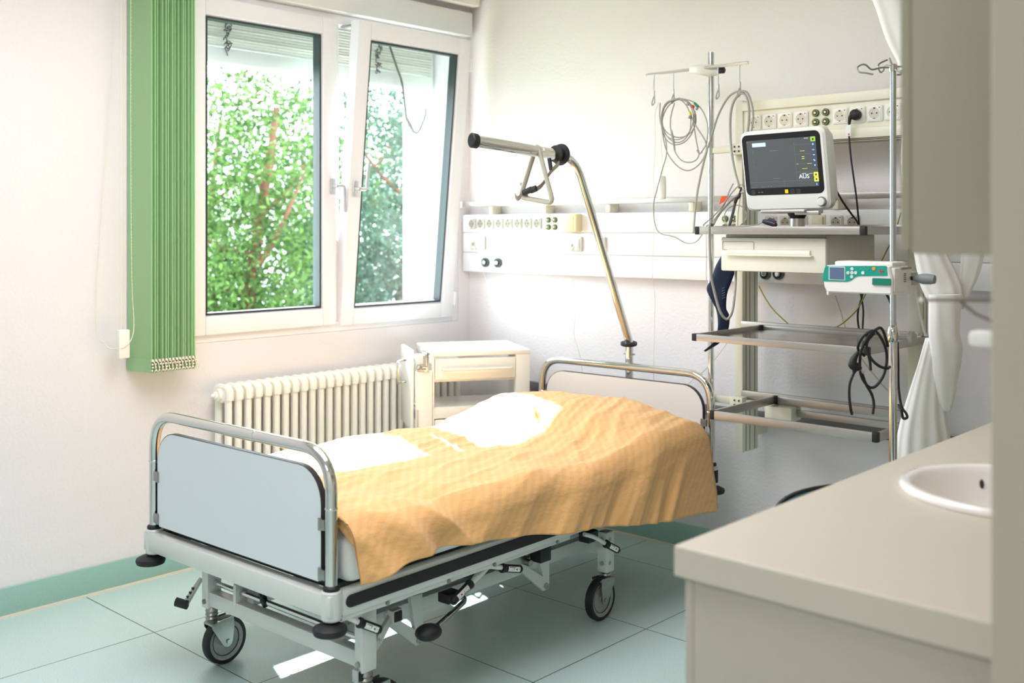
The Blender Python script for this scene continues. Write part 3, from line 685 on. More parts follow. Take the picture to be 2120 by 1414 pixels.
g = G(); g.cyl((PS.x, PS.y, ztop), onD(1842, 121, DS + .06), 0.0027, seg=8); part('drip_hook', g, ZINC, ds)
g = G(); g.lathe([(0.03, 0.10), (0.034, 0.11), (0.034, 0.15), (0.02, 0.165), (0.0125, 0.17)], (PS.x, PS.y, 0), (0, 0, 1), 20); part('base_hub', g, GREYPL, ds)
for k in range(5):
    a = 2 * math.pi * k / 5 + 0.3; dx, dy = math.cos(a), math.sin(a)
    g = G(); g.tube([(PS.x, PS.y, 0.125), (PS.x + dx * 0.13, PS.y + dy * 0.13, 0.115), (PS.x + dx * 0.22, PS.y + dy * 0.22, 0.075)], [0.013, 0.011, 0.009], 10, sm=3); lg = part('leg', g, CHROME, ds)
    g = G(); g.cyl((PS.x + dx * 0.22 - dy * 0.01, PS.y + dy * 0.22 + dx * 0.01, 0.032), (PS.x + dx * 0.22 + dy * 0.01, PS.y + dy * 0.22 - dx * 0.01, 0.032), 0.031, seg=18); g.cyl((PS.x + dx * 0.22, PS.y + dy * 0.22, 0.03), (PS.x + dx * 0.22, PS.y + dy * 0.22, 0.08), 0.006, seg=10); part('castor', g, GREYPL, lg)
YPU = 2.875
a0 = onY(1704, 607, YPU); a1 = onY(1846, 611, YPU); ztp = onY(1710, 549, YPU).z; zbt = onY(1780, 608, YPU).z
px0, px1 = a0.x, a1.x; pd = 0.135
pu = thing('infusion_pump', 'white and teal infusion pump clamped to the drip stand', 'infusion pump', ((px0 + px1) / 2, YPU + pd / 2, zbt))
w_ = px1 - px0; h_ = ztp - zbt
outl = [(0.012, -0.0), (w_, 0.0), (w_ + .002, h_ * .5), (w_ - 0.008, h_), (0.012, h_), (0.004, h_ * .9), (0.0, h_ * .45), (0.003, h_ * .2)]
g = G(); g.prism(outl, (px0, YPU + pd, zbt), (1, 0, 0), (0, 0, 1), pd, 0.004); g.box((px1 - 0.008, YPU + 0.012, zbt + 0.008), (px1 + 0.004, YPU + pd - 0.006, ztp - 0.004), 0.003)
g.box((px0 + 0.02, YPU + 0.03, ztp - 0.002), (px1 - 0.01, YPU + pd - 0.01, ztp + 0.012), 0.006)
g.box((px0 + 0.010, YPU + 0.002, zbt - 0.008), (px0 + 0.016, YPU + 0.03, zbt + 0.004), 0.001)
pb = part('housing', g, MONWHITE, pu)
def fp(x, y): p = onY(x, y, YPU); return (p.x, p.z)
tpoly = [fp(*q) for q in zoom(1680, 520, 7.071, [(166, 440), (172, 350), (196, 240), (215, 216), (1080, 214), (1105, 228), (1115, 360), (700, 364), (640, 382), (580, 430), (520, 448)])]
tpoly = list(reversed(tpoly))
g = G(); g.prism(tpoly, (0, YPU + 0.002, 0), (1, 0, 0), (0, 0, 1), 0.0035); pt = part('keypad', g, TEAL, pb)
def frect(x0, y0, x1, y1, r, m, name, dep=0.0022, par=None, y=YPU):
    A_, B_ = fp(x0, y1), fp(x1, y0); g = G(); g.prism(rrect(A_[0], A_[1], B_[0], B_[1], r), (0, y - 0.0010, 0), (1, 0, 0), (0, 0, 1), dep); return part(name, g, m, par or pt)
def zp(x, y): return 1680 + x / 7.071, 520 + y / 7.071
frect(*zp(258, 228), *zp(498, 420), 0.0015, mat('pump_frame', (206, 226, 222), 0.4), 'display_frame', 0.0015)
frect(*zp(272, 240), *zp(486, 410), 0.0005, mat('pump_lcd', (92, 110, 140), 0.2), 'display', 0.0022)
g = G()
for x, y in ((598, 258), (540, 316), (598, 316), (652, 316), (594, 374), (758, 316)):
    q = fp(*zp(x, y)); g.cyl((q[0], YPU, q[1]), (q[0], YPU - 0.0032, q[1]), 0.0046, seg=18)
part('key', g, mat('key_pale', (222, 232, 228), 0.4), pt)
g = G()
for x, y in ((600, 258), (543, 316), (598, 316), (650, 316), (594, 374)):
    q = fp(*zp(x, y)); g.prism([(q[0] - .0012, q[1] - .0010), (q[0] + .0012, q[1] - .0010), (q[0], q[1] + .0014)], (0, YPU - 0.0030, 0), (1, 0, 0), (0, 0, 1), 0.0006)
part('key_arrow', g, DARK, pt)
g = G(); q = fp(*zp(918, 255)); g.cyl((q[0], YPU, q[1]), (q[0], YPU - 0.0032, q[1]), 0.0050, seg=18); part('key', g, ORANGE, pt, 'orange key')
g = G(); q = fp(*zp(1026, 282)); g.prism([(q[0] + 0.0066 * math.cos(R(a)), q[1] + 0.0066 * math.sin(R(a))) for a in range(180, 361, 15)], (0, YPU, 0), (1, 0, 0), (0, 0, 1), 0.003); part('key', g, RED, pt, 'red half round key')
g = G(); g.tube([(q[0] + 0.0070 * math.cos(R(a)), YPU - 0.0022, q[1] + 0.0070 * math.sin(R(a))) for a in range(0, 361, 20)], 0.0005, 5)
for x in (765, 822):
    q = fp(*zp(x, 252)); g.tube([(q[0] + 0.0044 * math.cos(R(a)), YPU - 0.0022, q[1] + 0.0044 * math.sin(R(a))) for a in range(0, 361, 20)], 0.0004, 5)
q = fp(*zp(722, 258)); g.cyl((q[0], YPU, q[1]), (q[0], YPU - 0.0024, q[1]), 0.0012, seg=8)
q0 = fp(*zp(735, 258)); q1 = fp(*zp(840, 258)); g.box((q0[0], YPU - 0.0022, q0[1] - .0004), (q1[0], YPU, q0[1] + .0004)); part('print_mark', g, mat('print_aqua', (90, 196, 182), 0.5), pt)
frect(*zp(900, 402), *zp(1166, 494), 0.002, mat('latch_teal', (12, 120, 100), 0.4), 'door_latch', 0.004, pb)
g = G()
for i in range(3):
    for j in range(5):
        y = YPU + 0.075 + i * 0.006; z = ztp - 0.022 - j * 0.0055; g.cyl((px1 + 0.003, y, z), (px1 + 0.0048, y, z), 0.0016, seg=8)
part('speaker_hole', g, DARK, pb)
g = G(); g.box((px1 + 0.001, YPU + 0.05, ztp - 0.009), (px1 + 0.008, YPU + 0.118, ztp - 0.003), 0.001); part('handle_strip', g, mat('strip_brown', (150, 130, 118), 0.5), pb)
g = G(); g.box((px1 - 0.05, YPU + pd - 0.01, zbt + 0.02), (px1 - 0.005, PS.y + 0.02, ztp - 0.02), 0.004); part('pole_clamp', g, GREYPL, pu)
k0 = Vector((px1 + 0.004, YPU + 0.125, ztp - 0.036))
g = G(); g.cyl(k0, k0 + Vector((0.012, 0.0, 0)), 0.006, seg=12); part('clamp_shaft', g, DARK, pu)
g = G(); g.lathe([(0.007, 0.008), (0.012, 0.02), (0.0155, 0.035), (0.015, 0.055), (0.012, 0.068), (0.001, 0.07)], k0, (1, 0.0, -0.02), 20); part('clamp_knob', g, mat('knob_grey', (128, 134, 136), 0.5), pu)
# ------------------------------------------------------------------ cables, hoses and small things hanging on the rack
def ZA(pts): return zoom(1320, 80, 3.533, pts)
def ZB(pts): return zoom(1400, 440, 3.533, pts)
YH = 3.655
def cable(name, runs, r, m, label, cat, Y=YH, seg=8, sm=8, group=None):
    g = G()
    for pts in runs: g.tube(path(pts, Y=Y), r, seg, sm=sm)
    return single(name, g, m, label, cat, group)
# coiled electrode lead on the second hook
el = thing('electrode_lead', 'coiled grey electrode lead with coloured clips on the second hook', 'cable', onY(1403, 350, YH))
g = G(); random.seed(5)
def loop(cx, cy, rx, ry, rot, d, a0=0, a1=360):
    return [(cx + rx * math.cos(R(a)) * math.cos(R(rot)) - ry * math.sin(R(a)) * math.sin(R(rot)), cy + rx * math.cos(R(a)) * math.sin(R(rot)) + ry * math.sin(R(a)) * math.cos(R(rot)), d + 0.006 * math.sin(R(a * 2))) for a in range(a0, a1 + 1, 24)]
g.tube(path(ZA(loop(290, 590, 118, 150, 8, -.014)), Y=YH), 0.0024, 8, sm=4)
g.tube(path(ZA(loop(285, 600, 105, 160, -4, -.006)), Y=YH), 0.0024, 8, sm=4)
g.tube(path(ZA(loop(300, 610, 120, 168, 12, .004)), Y=YH), 0.0024, 8, sm=4)
g.tube(path(ZA(loop(300, 585, 128, 138, -10, .01)), Y=YH), 0.0024, 8, sm=4)
g.tube(path(ZA([(290, 440, -.02), (210, 470, -.02), (175, 560, -.02), (180, 680, -.02), (215, 830, -.02), (290, 930, -.02), (370, 965, -.02), (450, 920, -.02), (500, 830, -.02), (495, 750, -.01), (440, 660, -.01), (405, 600, -.01), (390, 560, -.01)]), Y=YH), 0.0030, 8, sm=6)
g.tube(path(ZA([(300, 435, .0), (400, 460, 0), (470, 520, 0), (512, 630, 0), (505, 760, 0), (460, 840, 0)]), Y=YH), 0.0026, 8, sm=6)
g.tube(path(ZA([(270, 470, -.01), (245, 560, -.01), (240, 640, -.01), (250, 700, -.015), (262, 770, -.015), (275, 830, -.015), (320, 890, -.015), (380, 905, -.015), (430, 885, -.01), (450, 840, -.01), (440, 800, 0), (425, 720, 0), (410, 610, 0), (420, 530, 0)]), Y=YH), 0.0027, 8, sm=6)
part('wire', g, CABLE, el)
g = G(); g.tube(path(ZA([(247, 672, -.018), (255, 715, -.018), (265, 770, -.018), (274, 822, -.018)]), Y=YH), [0.0035, 0.0055, 0.0042, 0.0026], 10); part('yoke', g, mat('yoke_grey', (150, 150, 146), 0.5), el)
g = G(); g.tube(path(ZA([(435, 815, -.01), (452, 845, -.01), (470, 830, -.01)]), Y=YH), 0.0035, 8); part('cable_clip', g, mat('yoke_grey', (150, 150, 146), 0.5), el)
for nm, m_, a_, b_ in (('clip', GREEN, (415, 470), (440, 500)), ('clip', RED, (398, 490), (412, 505)), ('clip', YEL, (380, 535), (390, 562))):
    g = G(); pa, pb_ = path(ZA([a_ + (-.02,), b_ + (-.02,)]), Y=YH); g.tube([pa, pa.lerp(pb_, .5), pb_], [0.005, 0.0062, 0.005], 10); part(nm, g, m_, el, {'elec': ''}.get('x') or {id(GREEN): 'green clip', id(RED): 'red clip', id(YEL): 'yellow clip'}[id(m_)])
for a_, b_ in (((440, 500), (428, 520)), ((385, 562), (378, 585)), ((370, 465), (365, 490))):
    g = G(); pa, pb_ = path(ZA([a_ + (-.02,), b_ + (-.02,)]), Y=YH); g.tube([pa, pb_], [0.005, 0.006], 8); part('clip_body', g, mat('yoke_grey', (150, 150, 146), 0.5), el)
# long lead running down from that hook to the rack shelf
cable('lead_cable', [ZA([(160, 470), (165, 600), (205, 740), (210, 850), (180, 960), (140, 1110), (118, 1200), (120, 1330), (150, 1400)]) + ZB([(10, 80, -.02), (60, 145, -.03), (130, 240, -.1), (230, 292, -.25), (300, 300, -.32), (345, 285, -.33)]) if False else ZA([(165, 470), (165, 600), (205, 740), (210, 850), (180, 960), (140, 1110), (118, 1200), (122, 1330), (160, 1420)]) + [(1395, 490), (1420, 503), (1440, 501, -.1), (1456, 482, -.25), (1464, 467, -.31), (1476, 465, -.36)]], 0.0026, CABLE, 'thin grey lead looping from first hook down to the top shelf', 'cable')
# call handset
ch = thing('call_handset', 'white patient call handset hanging by its thin cord', 'handset', onY(1370, 412, YH + .03))
g = G(); a_, b_ = onY(1371, 368, YH + .03), onY(1371, 410, YH + .03); g.tube([a_ + Vector((0, 0, 0.008)), a_, a_.lerp(b_, .5), b_, b_ - Vector((0, 0, 0.006))], [0.008, 0.0165, 0.018, 0.017, 0.008], 14, sm=3, flat=0.85); part('handset', g, mat('handset_white', (232, 230, 222), 0.4), ch)
g = G(); g.tube(path(ZA([(160, 480, .03), (158, 560, .03), (175, 660, .03), (172, 780, .03), (182, 900, .03), (180, 985, .03)]), Y=YH), 0.0013, 6, sm=5)
g.tube(path([(1363, 212), (1356, 240), (1357, 300), (1353, 360), (1354, 420), (1353, 500), (1350, 560), (1356, 620), (1354, 700), (1353, 765), (1354, 820), (1352, 900)], Y=YH + .03), 0.0013, 6, sm=6); part('cord', g, CABLEW, ch)
# two thick hoses over the fourth hook
cable('pressure_hose', [ZA([(408, 1420, -.33), (420, 1260, -.3), (445, 1080, -.22), (490, 880, -.1), (545, 700, -.03), (590, 560, -.01), (655, 440, -.01), (715, 392, -.01), (765, 383, -.012), (805, 400, -.01), (835, 480, -.01), (845, 560, -.02), (838, 640, -.04), (824, 725, -.06)]) + [(1551, 300, -.05)]], 0.0042, CABLE, 'grey hose arching over the fourth hook and down past the top shelf', 'hose', group='hoses over the fourth hook')
cable('pressure_hose', [ZA([(745, 1090, -.1), (715, 980, -.06), (690, 850, -.02), (678, 700, .0), (680, 560, 0), (700, 470, 0), (740, 410, -.004), (775, 402, -.004), (800, 440, -.004), (815, 520, -.004), (812, 620, -.02), (800, 720, -.04)]) + [(1546, 300, -.03)]], 0.0052, CABLE, 'thicker grey hose hanging in a narrow loop from the fourth hook', 'hose', group='hoses over the fourth hook')
# bundle of leads leaving the monitor's left side
def ZC_(pts): return zoom(1420, 380, 7.856, pts)
cable('monitor_lead', [ZC_([(960, 130, -.20), (880, 160, -.18), (740, 270, -.15), (600, 420, -.12), (500, 560, -.15), (440, 668, -.32)]) + ZB([(245, 84, -.44), (243, 200, -.44), (250, 420, -.44), (275, 560, -.42), (320, 720, -.40), (370, 780, -.38), (410, 720, -.38), (430, 560, -.36), (436, 420, -.3)])], 0.0048, CABLE, 'thick grey hose from the monitor hanging in a long loop below the shelf', 'hose', group='leads left of the monitor')
cable('monitor_lead', [ZC_([(955, 110, -.2), (900, 20, -.18), (830, 60, -.18), (700, 210, -.18), (590, 370, -.18), (460, 520, -.2), (300, 660, -.28), (285, 690, -.32)])], 0.0024, CABLE, 'thin grey lead from the monitor curving down to the shelf corner', 'cable', group='leads left of the monitor')
cable('monitor_lead', [ZC_([(770, 0, -.16), (700, 140, -.16), (640, 310, -.16), (560, 450, -.16), (470, 580, -.2), (400, 690, -.32)])], 0.0024, CABLE, 'grey lead carrying the orange tag beside the monitor', 'cable', group='leads left of the monitor')
cable('monitor_lead', [ZC_([(690, 690, -.3), (640, 620, -.26), (630, 500, -.24), (700, 400, -.22), (820, 350, -.2), (930, 390, -.2), (985, 500, -.2), (960, 610, -.24), (880, 685, -.3)]), ZC_([(840, 690, -.3), (850, 480, -.24), (870, 330, -.2), (905, 90, -.18)])], 0.0019, CABLE, 'thin lead lying in a round loop behind the black plug', 'cable', group='leads left of the monitor')
g = G(); P = path(ZC_([(575, 210, -.18), (655, 200, -.18), (680, 225, -.18), (660, 265, -.18), (620, 300, -.18), (540, 335, -.18)]), Y=YH)
n_ = Vector((0, 1, 0)) * 0.0016; g.ring_loft([P, [p + n_ for p in P]]); single('cable_tag', g, TAGOR, 'orange plastic tag clipped on a lead left of the monitor', 'tag')
bp_ = thing('sensor_plug', 'black sensor plug with ribbed sleeve standing on the top shelf', 'plug', onY(1512, 466, YH - .22))
g = G(); g.tube(path(ZC_([(705, 700, -.3), (730, 610, -.27), (770, 460, -.24), (800, 330, -.21)]), Y=YH), [0.0055, 0.0055, 0.0052, 0.005], 12); part('plug_body', g, mat('plug_slate', (62, 66, 68), 0.5), bp_)
g = G(); g.tube(path(ZC_([(800, 315, -.21), (822, 250, -.2), (868, 215, -.19), (900, 60, -.18)]), Y=YH), [0.0058, 0.0068, 0.0055, 0.003], 12); part('plug_sleeve', g, BLACK, bp_)
# finger clip on the shelf
fc = thing('finger_clip', 'dark finger sensor clip lying on the shelf under the monitor', 'sensor', onY(1592, 468, 3.30))
g = G(); g.tube([onY(1580, 458, 3.30), onY(1588, 460, 3.30), onY(1600, 463, 3.30), onY(1606, 468, 3.30)], [0.007, 0.0095, 0.011, 0.008], 12, sm=3); part('clip_body', g, mat('clip_ink', (38, 40, 52), 0.4), fc)
g = G(); g.tube([onY(1592, 454, 3.32), onY(1600, 457, 3.32), onY(1605, 461, 3.32)], [0.006, 0.008, 0.006], 10); part('clip_jaw', g, mat('clip_ink', (38, 40, 52), 0.4), fc)
g = G(); g.tube([onY(1580, 459, 3.30), onY(1568, 465, 3.30), onY(1545, 468, 3.30), onY(1510, 468.5, 3.31), onY(1480, 469, 3.33)], 0.0018, 8, sm=5); part('cord', g, CABLE, fc)
g = G(); g.sphere(onY(1603, 463, 3.288), 0.0028, seg=8); part('sensor_light', g, RED, fc, 'small red light')
# navy blood pressure cuff hanging under the shelf
YC = 3.50
cf = thing('pressure_cuff', 'navy blue blood pressure cuff hanging below the top shelf', 'cuff', onY(1490, 725, YC))
rows = [((1495, 527), (1523, 548)), ((1482, 550), (1521, 562)), ((1474, 575), (1512, 588)), ((1464, 597), (1505, 610)), ((1474, 620), (1503, 640)), ((1484, 640), (1508, 655)), ((1487, 665), (1508, 672)), ((1486, 690), (1502, 692)), ((1480, 706), (1490, 710)), ((1458, 726), (1461, 728))]
rings = []
for k, (l, r_) in enumerate(rows):
    a_, b_ = onY(l[0], l[1], YC - 0.01), onY(r_[0], r_[1], YC + 0.01); c_ = (a_ + b_) / 2; hw = (b_ - a_) / 2; th = 0.016 if k < 8 else 0.006
    ring = []
    for j in range(16):
        t = 2 * math.pi * j / 16; ring.append(c_ + hw * math.cos(t) + Vector((0.2, 1, 0)) * th * math.sin(t) * (1 + 0.25 * math.sin(3 * t + k)))
    rings.append(ring)
fine = []
for j in range(16): fine.append(catmull([r_[j] for r_ in rings], 4))
rings = [[fine[j][i] for j in range(16)] for i in range(len(fine[0]))]
g = G(); g.ring_loft(rings); part('cuff_wrap', g, NAVY, cf, smooth=60)
g = G()
for k in range(5):
    p = onY(1494 + k * 0.3, 598 + k * 5, YC - 0.024); q = onY(1500 + k * 0.3, 595 + k * 5, YC - 0.024); g.tube([p, q], 0.0011, 5)
part('print_mark', g, mat('print_steel', (84, 104, 136), 0.7), cf)
# power cable plugged into the upper socket panel
YQ = 3.68
pc = thing('power_cable', 'black power cable plugged into the upper socket panel', 'cable', onY(1775, 470, YQ))
pc0 = onY(1773, 238, 3.712)
g = G(); g.lathe([(0.0185, 0), (0.020, 0.008), (0.0195, 0.022), (0.012, 0.028), (0.001, 0.029)], (pc0.x, 3.716, pc0.z), (0, -1, 0), 24)
q = [Vector((pc0.x, 3.70, pc0.z)), onY(1763, 239, 3.694), onY(1759, 248, 3.692), onY(1758, 262, 3.692)]; g.tube(q, [0.009, 0.0085, 0.0065, 0.004], 10, sm=3); part('plug', g, BLACK, pc)
g = G(); g.tube(path([(1758, 258), (1758, 285), (1762, 330), (1769, 380), (1773, 410), (1777, 450, .02), (1779, 470, .04), (1784, 500, .05), (1787, 540, .05)], Y=3.69), 0.0036, 8, sm=6); part('wire', g, BLACK, pc)
g = G(); 
for dx in (0,): 
    P = path([(1753, 259), (1761, 258), (1761, 282), (1751, 281), (1749, 270)], Y=3.684); g.ring_loft([P, [p + Vector((0, 0.001, 0)) for p in P]])
tg = part('cable_label', g, LABELW, pc, 'white paper label')
g = G(); P = path([(1755.5, 276), (1759, 276), (1759, 280.5), (1755.5, 280.5)], Y=3.6835); g.ring_loft([P, [p + Vector((0, 0.0006, 0)) for p in P]]); part('label_print', g, mat('print_rose', (206, 110, 110), 0.6), tg)
cable('mains_cable', [[(1728, 388), (1745, 418, .06), (1762, 442, .13), (1776, 462, .19), (1783, 490, .2), (1787, 530, .2), (1787, 600, .2), (1777, 640, .2), (1776, 665, .2), (1780, 690, .2), (1779, 705, .2)], [(1780, 600, .2), (1787, 640, .2), (1786, 680, .2), (1788, 705, .2)]], 0.0036, BLACK, 'black mains cable from behind the monitor down to the middle shelf', 'cable', Y=3.55)
# green and yellow earth leads
def striped(name, pts, Y, label):
    P = catmull(path(pts, Y=Y), 10); g = G(); g.m = 0; g.tube(P, 0.0026, 8); g.m = 1
    w = []
    for i, p in enumerate(P):
        t = (P[min(i + 1, len(P) - 1)] - P[max(i - 1, 0)]).normalized(); w.append(p + Vector((0, -0.0017, 0)) + t.cross(Vector((0, 1, 0))) * 0.0004)
    g.tube(w, 0.0015, 6); return single(name, g, [GREENYEL, YELLOW], label, 'cable', 'green and yellow earth leads')
striped('earth_lead', [(1571, 592), (1583, 615), (1600, 640), (1620, 660), (1640, 678)], 3.76, 'green and yellow earth lead drooping left behind the middle shelf')
striped('earth_lead', [(1714, 684), (1735, 675), (1752, 663), (1775, 640), (1790, 612), (1800, 590), (1815, 560), (1835, 520), (1850, 490), (1865, 440)], 3.74, 'green and yellow earth lead rising right behind the infusion pump')
# spare mains lead looped over the drip stand
sl = thing('looped_cable', 'black mains lead looped and hung on the drip stand', 'cable', onD(1800, 760, 3.06))
g = G(); dd = 3.06
runs = [ZB([(1380, 1050, .02), (1330, 1000, .02), (1350, 930, .0), (1400, 880, -.02), (1460, 870, -.03), (1520, 960, -.02), (1540, 1060, 0), (1520, 1180, 0), (1470, 1260, 0), (1420, 1280, 0), (1370, 1230, 0), (1345, 1150, 0), (1350, 1020, 0), (1400, 920, -.01), (1470, 850, -.02), (1510, 860, -.02), (1550, 980, -.01)]),
        ZB([(1400, 870, .0), (1390, 960, 0), (1420, 1060, 0), (1480, 1120, 0), (1540, 1140, 0), (1562, 1130, .02)]),
        ZB([(1450, 880, .01), (1400, 940, .01), (1395, 1000, .01), (1415, 1080, .01), (1422, 1155, .01)]),
        ZB([(1300, 1170, -.01), (1270, 1250, -.01), (1265, 1340, -.01), (1275, 1430, -.01), (1285, 1475, 0)]),
        ZB([(1360, 1180, 0), (1390, 1260, 0), (1430, 1330, 0), (1445, 1400, 0), (1437, 1475, 0)])]
for r_ in runs: g.tube(path(r_, d=dd), 0.0042, 8, sm=6)
part('wire', g, BLACK, sl)
g = G(); g.tube(path(ZB([(1330, 1020, -.01), (1300, 1070, -.01), (1290, 1110, -.01), (1320, 1130, -.01), (1345, 1120, -.01)]), d=dd), [0.005, 0.010, 0.014, 0.013, 0.010], 12, sm=4); g.tube(path(ZB([(1310, 1130, -.01), (1300, 1172, -.01)]), d=dd), [0.010, 0.005], 10); part('plug', g, BLACK, sl)
g = G(); P = path(ZB([(1340, 1150, 0), (1360, 1165, 0), (1378, 1168, 0)]), d=dd); g.tube(P, [0.004, 0.004, 0.002], 8); part('plug_pin', g, mat('pin_alu', (206, 206, 196), 0.3, 0.8), sl)
g = G(); g.tube(path([(1800, 693), (1820, 692), (1836, 691)], d=3.08), 0.0035, 8); part('hanger', g, CHROME, sl)
cable('pump_cable', [[(1833, 606, .05), (1842, 622, .06), (1850, 650, .06), (1856, 690, .04), (1859, 740, .03), (1860, 800, .03), (1866, 840, .02), (1876, 856, .02), (1878, 864, .02), (1870, 866, .02), (1866, 850, .02), (1859, 838, .03)]], 0.0042, BLACK, 'black cable running down behind the drip stand pole', 'cable', Y=3.10)
# thin cords on the back wall
def wall_cord(pts, r, label, Y=3.85): return cable('hanging_cable', [pts], r, CABLEW, label, 'cord', Y=Y, seg=6, group='cords hanging down the back wall')
wall_cord([(980, 500), (984, 515), (992, 540), (1010, 590), (1035, 640), (1060, 698), (1085, 740), (1110, 775), (1128, 797)], 0.0014, 'thin white cord from the left data outlet down towards the headboard', 3.845)
wall_cord([(1190, 508), (1183, 520), (1182, 545), (1187, 590), (1191, 650), (1188, 690), (1196, 720), (1202, 745), (1208, 790)], 0.0018, 'thin white cord hanging from the middle data outlet', 3.845)
g = G(); g.box(onY(1187, 497, 3.845), onY(1200, 513, 3.852) , 0.003); single('wall_plug', g, mat('plug_translucent', (206, 208, 214), 0.3), 'small pale plug in the middle data outlet', 'plug')
wall_cord([(1560, 645), (1520, 690), (1487, 735), (1460, 765), (1430, 790), (1400, 818)], 0.0022, 'grey cord slanting down behind the hook pole', 3.88)
wall_cord([(1728, 612), (1738, 640), (1752, 685), (1775, 730), (1800, 765), (1835, 806), (1865, 822)], 0.004, 'cream hose slanting down behind the infusion pump', 3.86)
wall_cord([(1893, 560), (1898, 610), (1908, 660), (1920, 710), (1930, 760)], 0.0055, 'cream hose hanging beside the right rack upright', 3.70)

# ------------------------------------------------------------------ privacy curtain gathered and twisted
CUR = mat('curtain_cotton', (236, 237, 235), 0.85, var=0.02, scale=14)
def loft_curtain(rows, d, folds, amp, twist=0.0, N=72, sub=6):
    """rows: (image y, left, right); a gathered cloth hung at distance d"""
    pts = [[Vector((r_[0], r_[1], r_[2], r_[3] if len(r_) > 3 else 0.5)) for r_ in rows]]
    R_ = catmull(pts[0], sub); rings = []
    for i, r_ in enumerate(R_):
        y, l, rr, dep = r_; ring = []
        a_ = onD(l, y, d); b_ = onD(rr, y, d); c_ = (a_ + b_) / 2; hw = (b_ - a_) / 2; nrm = Vector((-FW.x, -FW.y, 0)); L_ = hw.length
        for j in range(N):
            t = 2 * math.pi * j / N; ph = i / len(R_) * twist
            k = 1 + amp * math.sin(folds * t + ph) * (0.6 + 0.4 * math.sin(t * 2 + 1.3)) + 0.06 * noise.noise(Vector((math.cos(t) * 2, math.sin(t) * 2, i * 0.12)))
            ring.append(c_ + hw * math.cos(t) * (0.97 + 0.03 * k) + nrm * L_ * dep * math.sin(t) * k)
        rings.append(ring)
    g = G(); g.ring_loft(rings); return g
cu = thing('privacy_curtain', 'white privacy curtain gathered and knotted beside the wall cabinet', 'curtain', (-1.25, 3.2, 0.3))
g = loft_curtain([(-320, 1668, 2010, .3), (-150, 1742, 2000, .3), (0, 1806, 1990, .35), (80, 1834, 1975, .4), (150, 1866, 1962, .45), (230, 1870, 1955, .5), (330, 1866, 1950, .5), (400, 1872, 1948, .5), (470, 1884, 1955, .5), (525, 1893, 1962, .5), (560, 1899, 1978, .5), (590, 1906, 1990, .5), (625, 1922, 1994, .55)], 3.34, 9, 0.16, 3.0)
part('upper_drape', g, CUR, cu, smooth=80)
g = loft_curtain([(610, 1924, 1990, .5), (640, 1923, 1988, .55), (690, 1923, 1986, .55), (715, 1926, 1992, .55), (745, 1930, 1990, .5), (790, 1934, 1982, .45), (830, 1942, 1975, .4), (852, 1952, 1967, .4)], 3.28, 6, 0.13, 2.5)
part('twisted_tail', g, CUR, cu, smooth=80)
g = loft_curtain([(700, 1916, 1960, .5), (750, 1902, 1950, .5), (800, 1886, 1952, .5), (860, 1868, 1958, .5), (905, 1858, 1966, .5), (960, 1853, 1972, .5), (1080, 1846, 1980, .5), (1180, 1842, 1986, .5)], 3.30, 11, 0.2, 0.8)
part('lower_drape', g, CUR, cu, smooth=80)
g = loft_curtain([(500, 1990, 2042, .3), (560, 1988, 2030, .3), (610, 1984, 2008, .4), (640, 1982, 1994, .4)], 3.36, 7, 0.2, 0.5)
part('side_fold', g, CUR, cu, smooth=80)
# ------------------------------------------------------------------ washbasin counter in the foreground
BX0, BY0, ZT = -0.985, 1.455, 0.88
g = G(); vx0, vx1, vy0, vy1 = -0.955, -0.364, BY0 + 0.012, 3.0
g.box((vx0, vy0, 0.0), (vx1, vy0 + 0.02, 0.829), 0.002); g.box((vx0, vy1 - 0.02, 0.0), (vx1, vy1, 0.829), 0.002); g.box((vx0, vy0 + 0.02, 0.0), (vx0 + 0.02, vy1 - 0.02, 0.829), 0.002); g.box((vx1 - 0.02, vy0 + 0.02, 0.0), (vx1, vy1 - 0.02, 0.829), 0.002); g.box((vx0 + 0.02, vy0 + 0.02, 0.08), (vx1 - 0.02, vy1 - 0.02, 0.1))
ba = thing('vanity_cabinet', 'grey beige base cabinet under the washbasin worktop', 'cabinet', (-0.65, 2.2, 0))
part('carcass', g, CABLAM, ba)
for k in range(3):
    g = G(); y0 = BY0 + 0.013 + k * 0.51; g.box((-0.973, y0, 0.09), (-0.9555, y0 + 0.505, 0.825), 0.003); dr = part('door', g, CABLAM, ba)
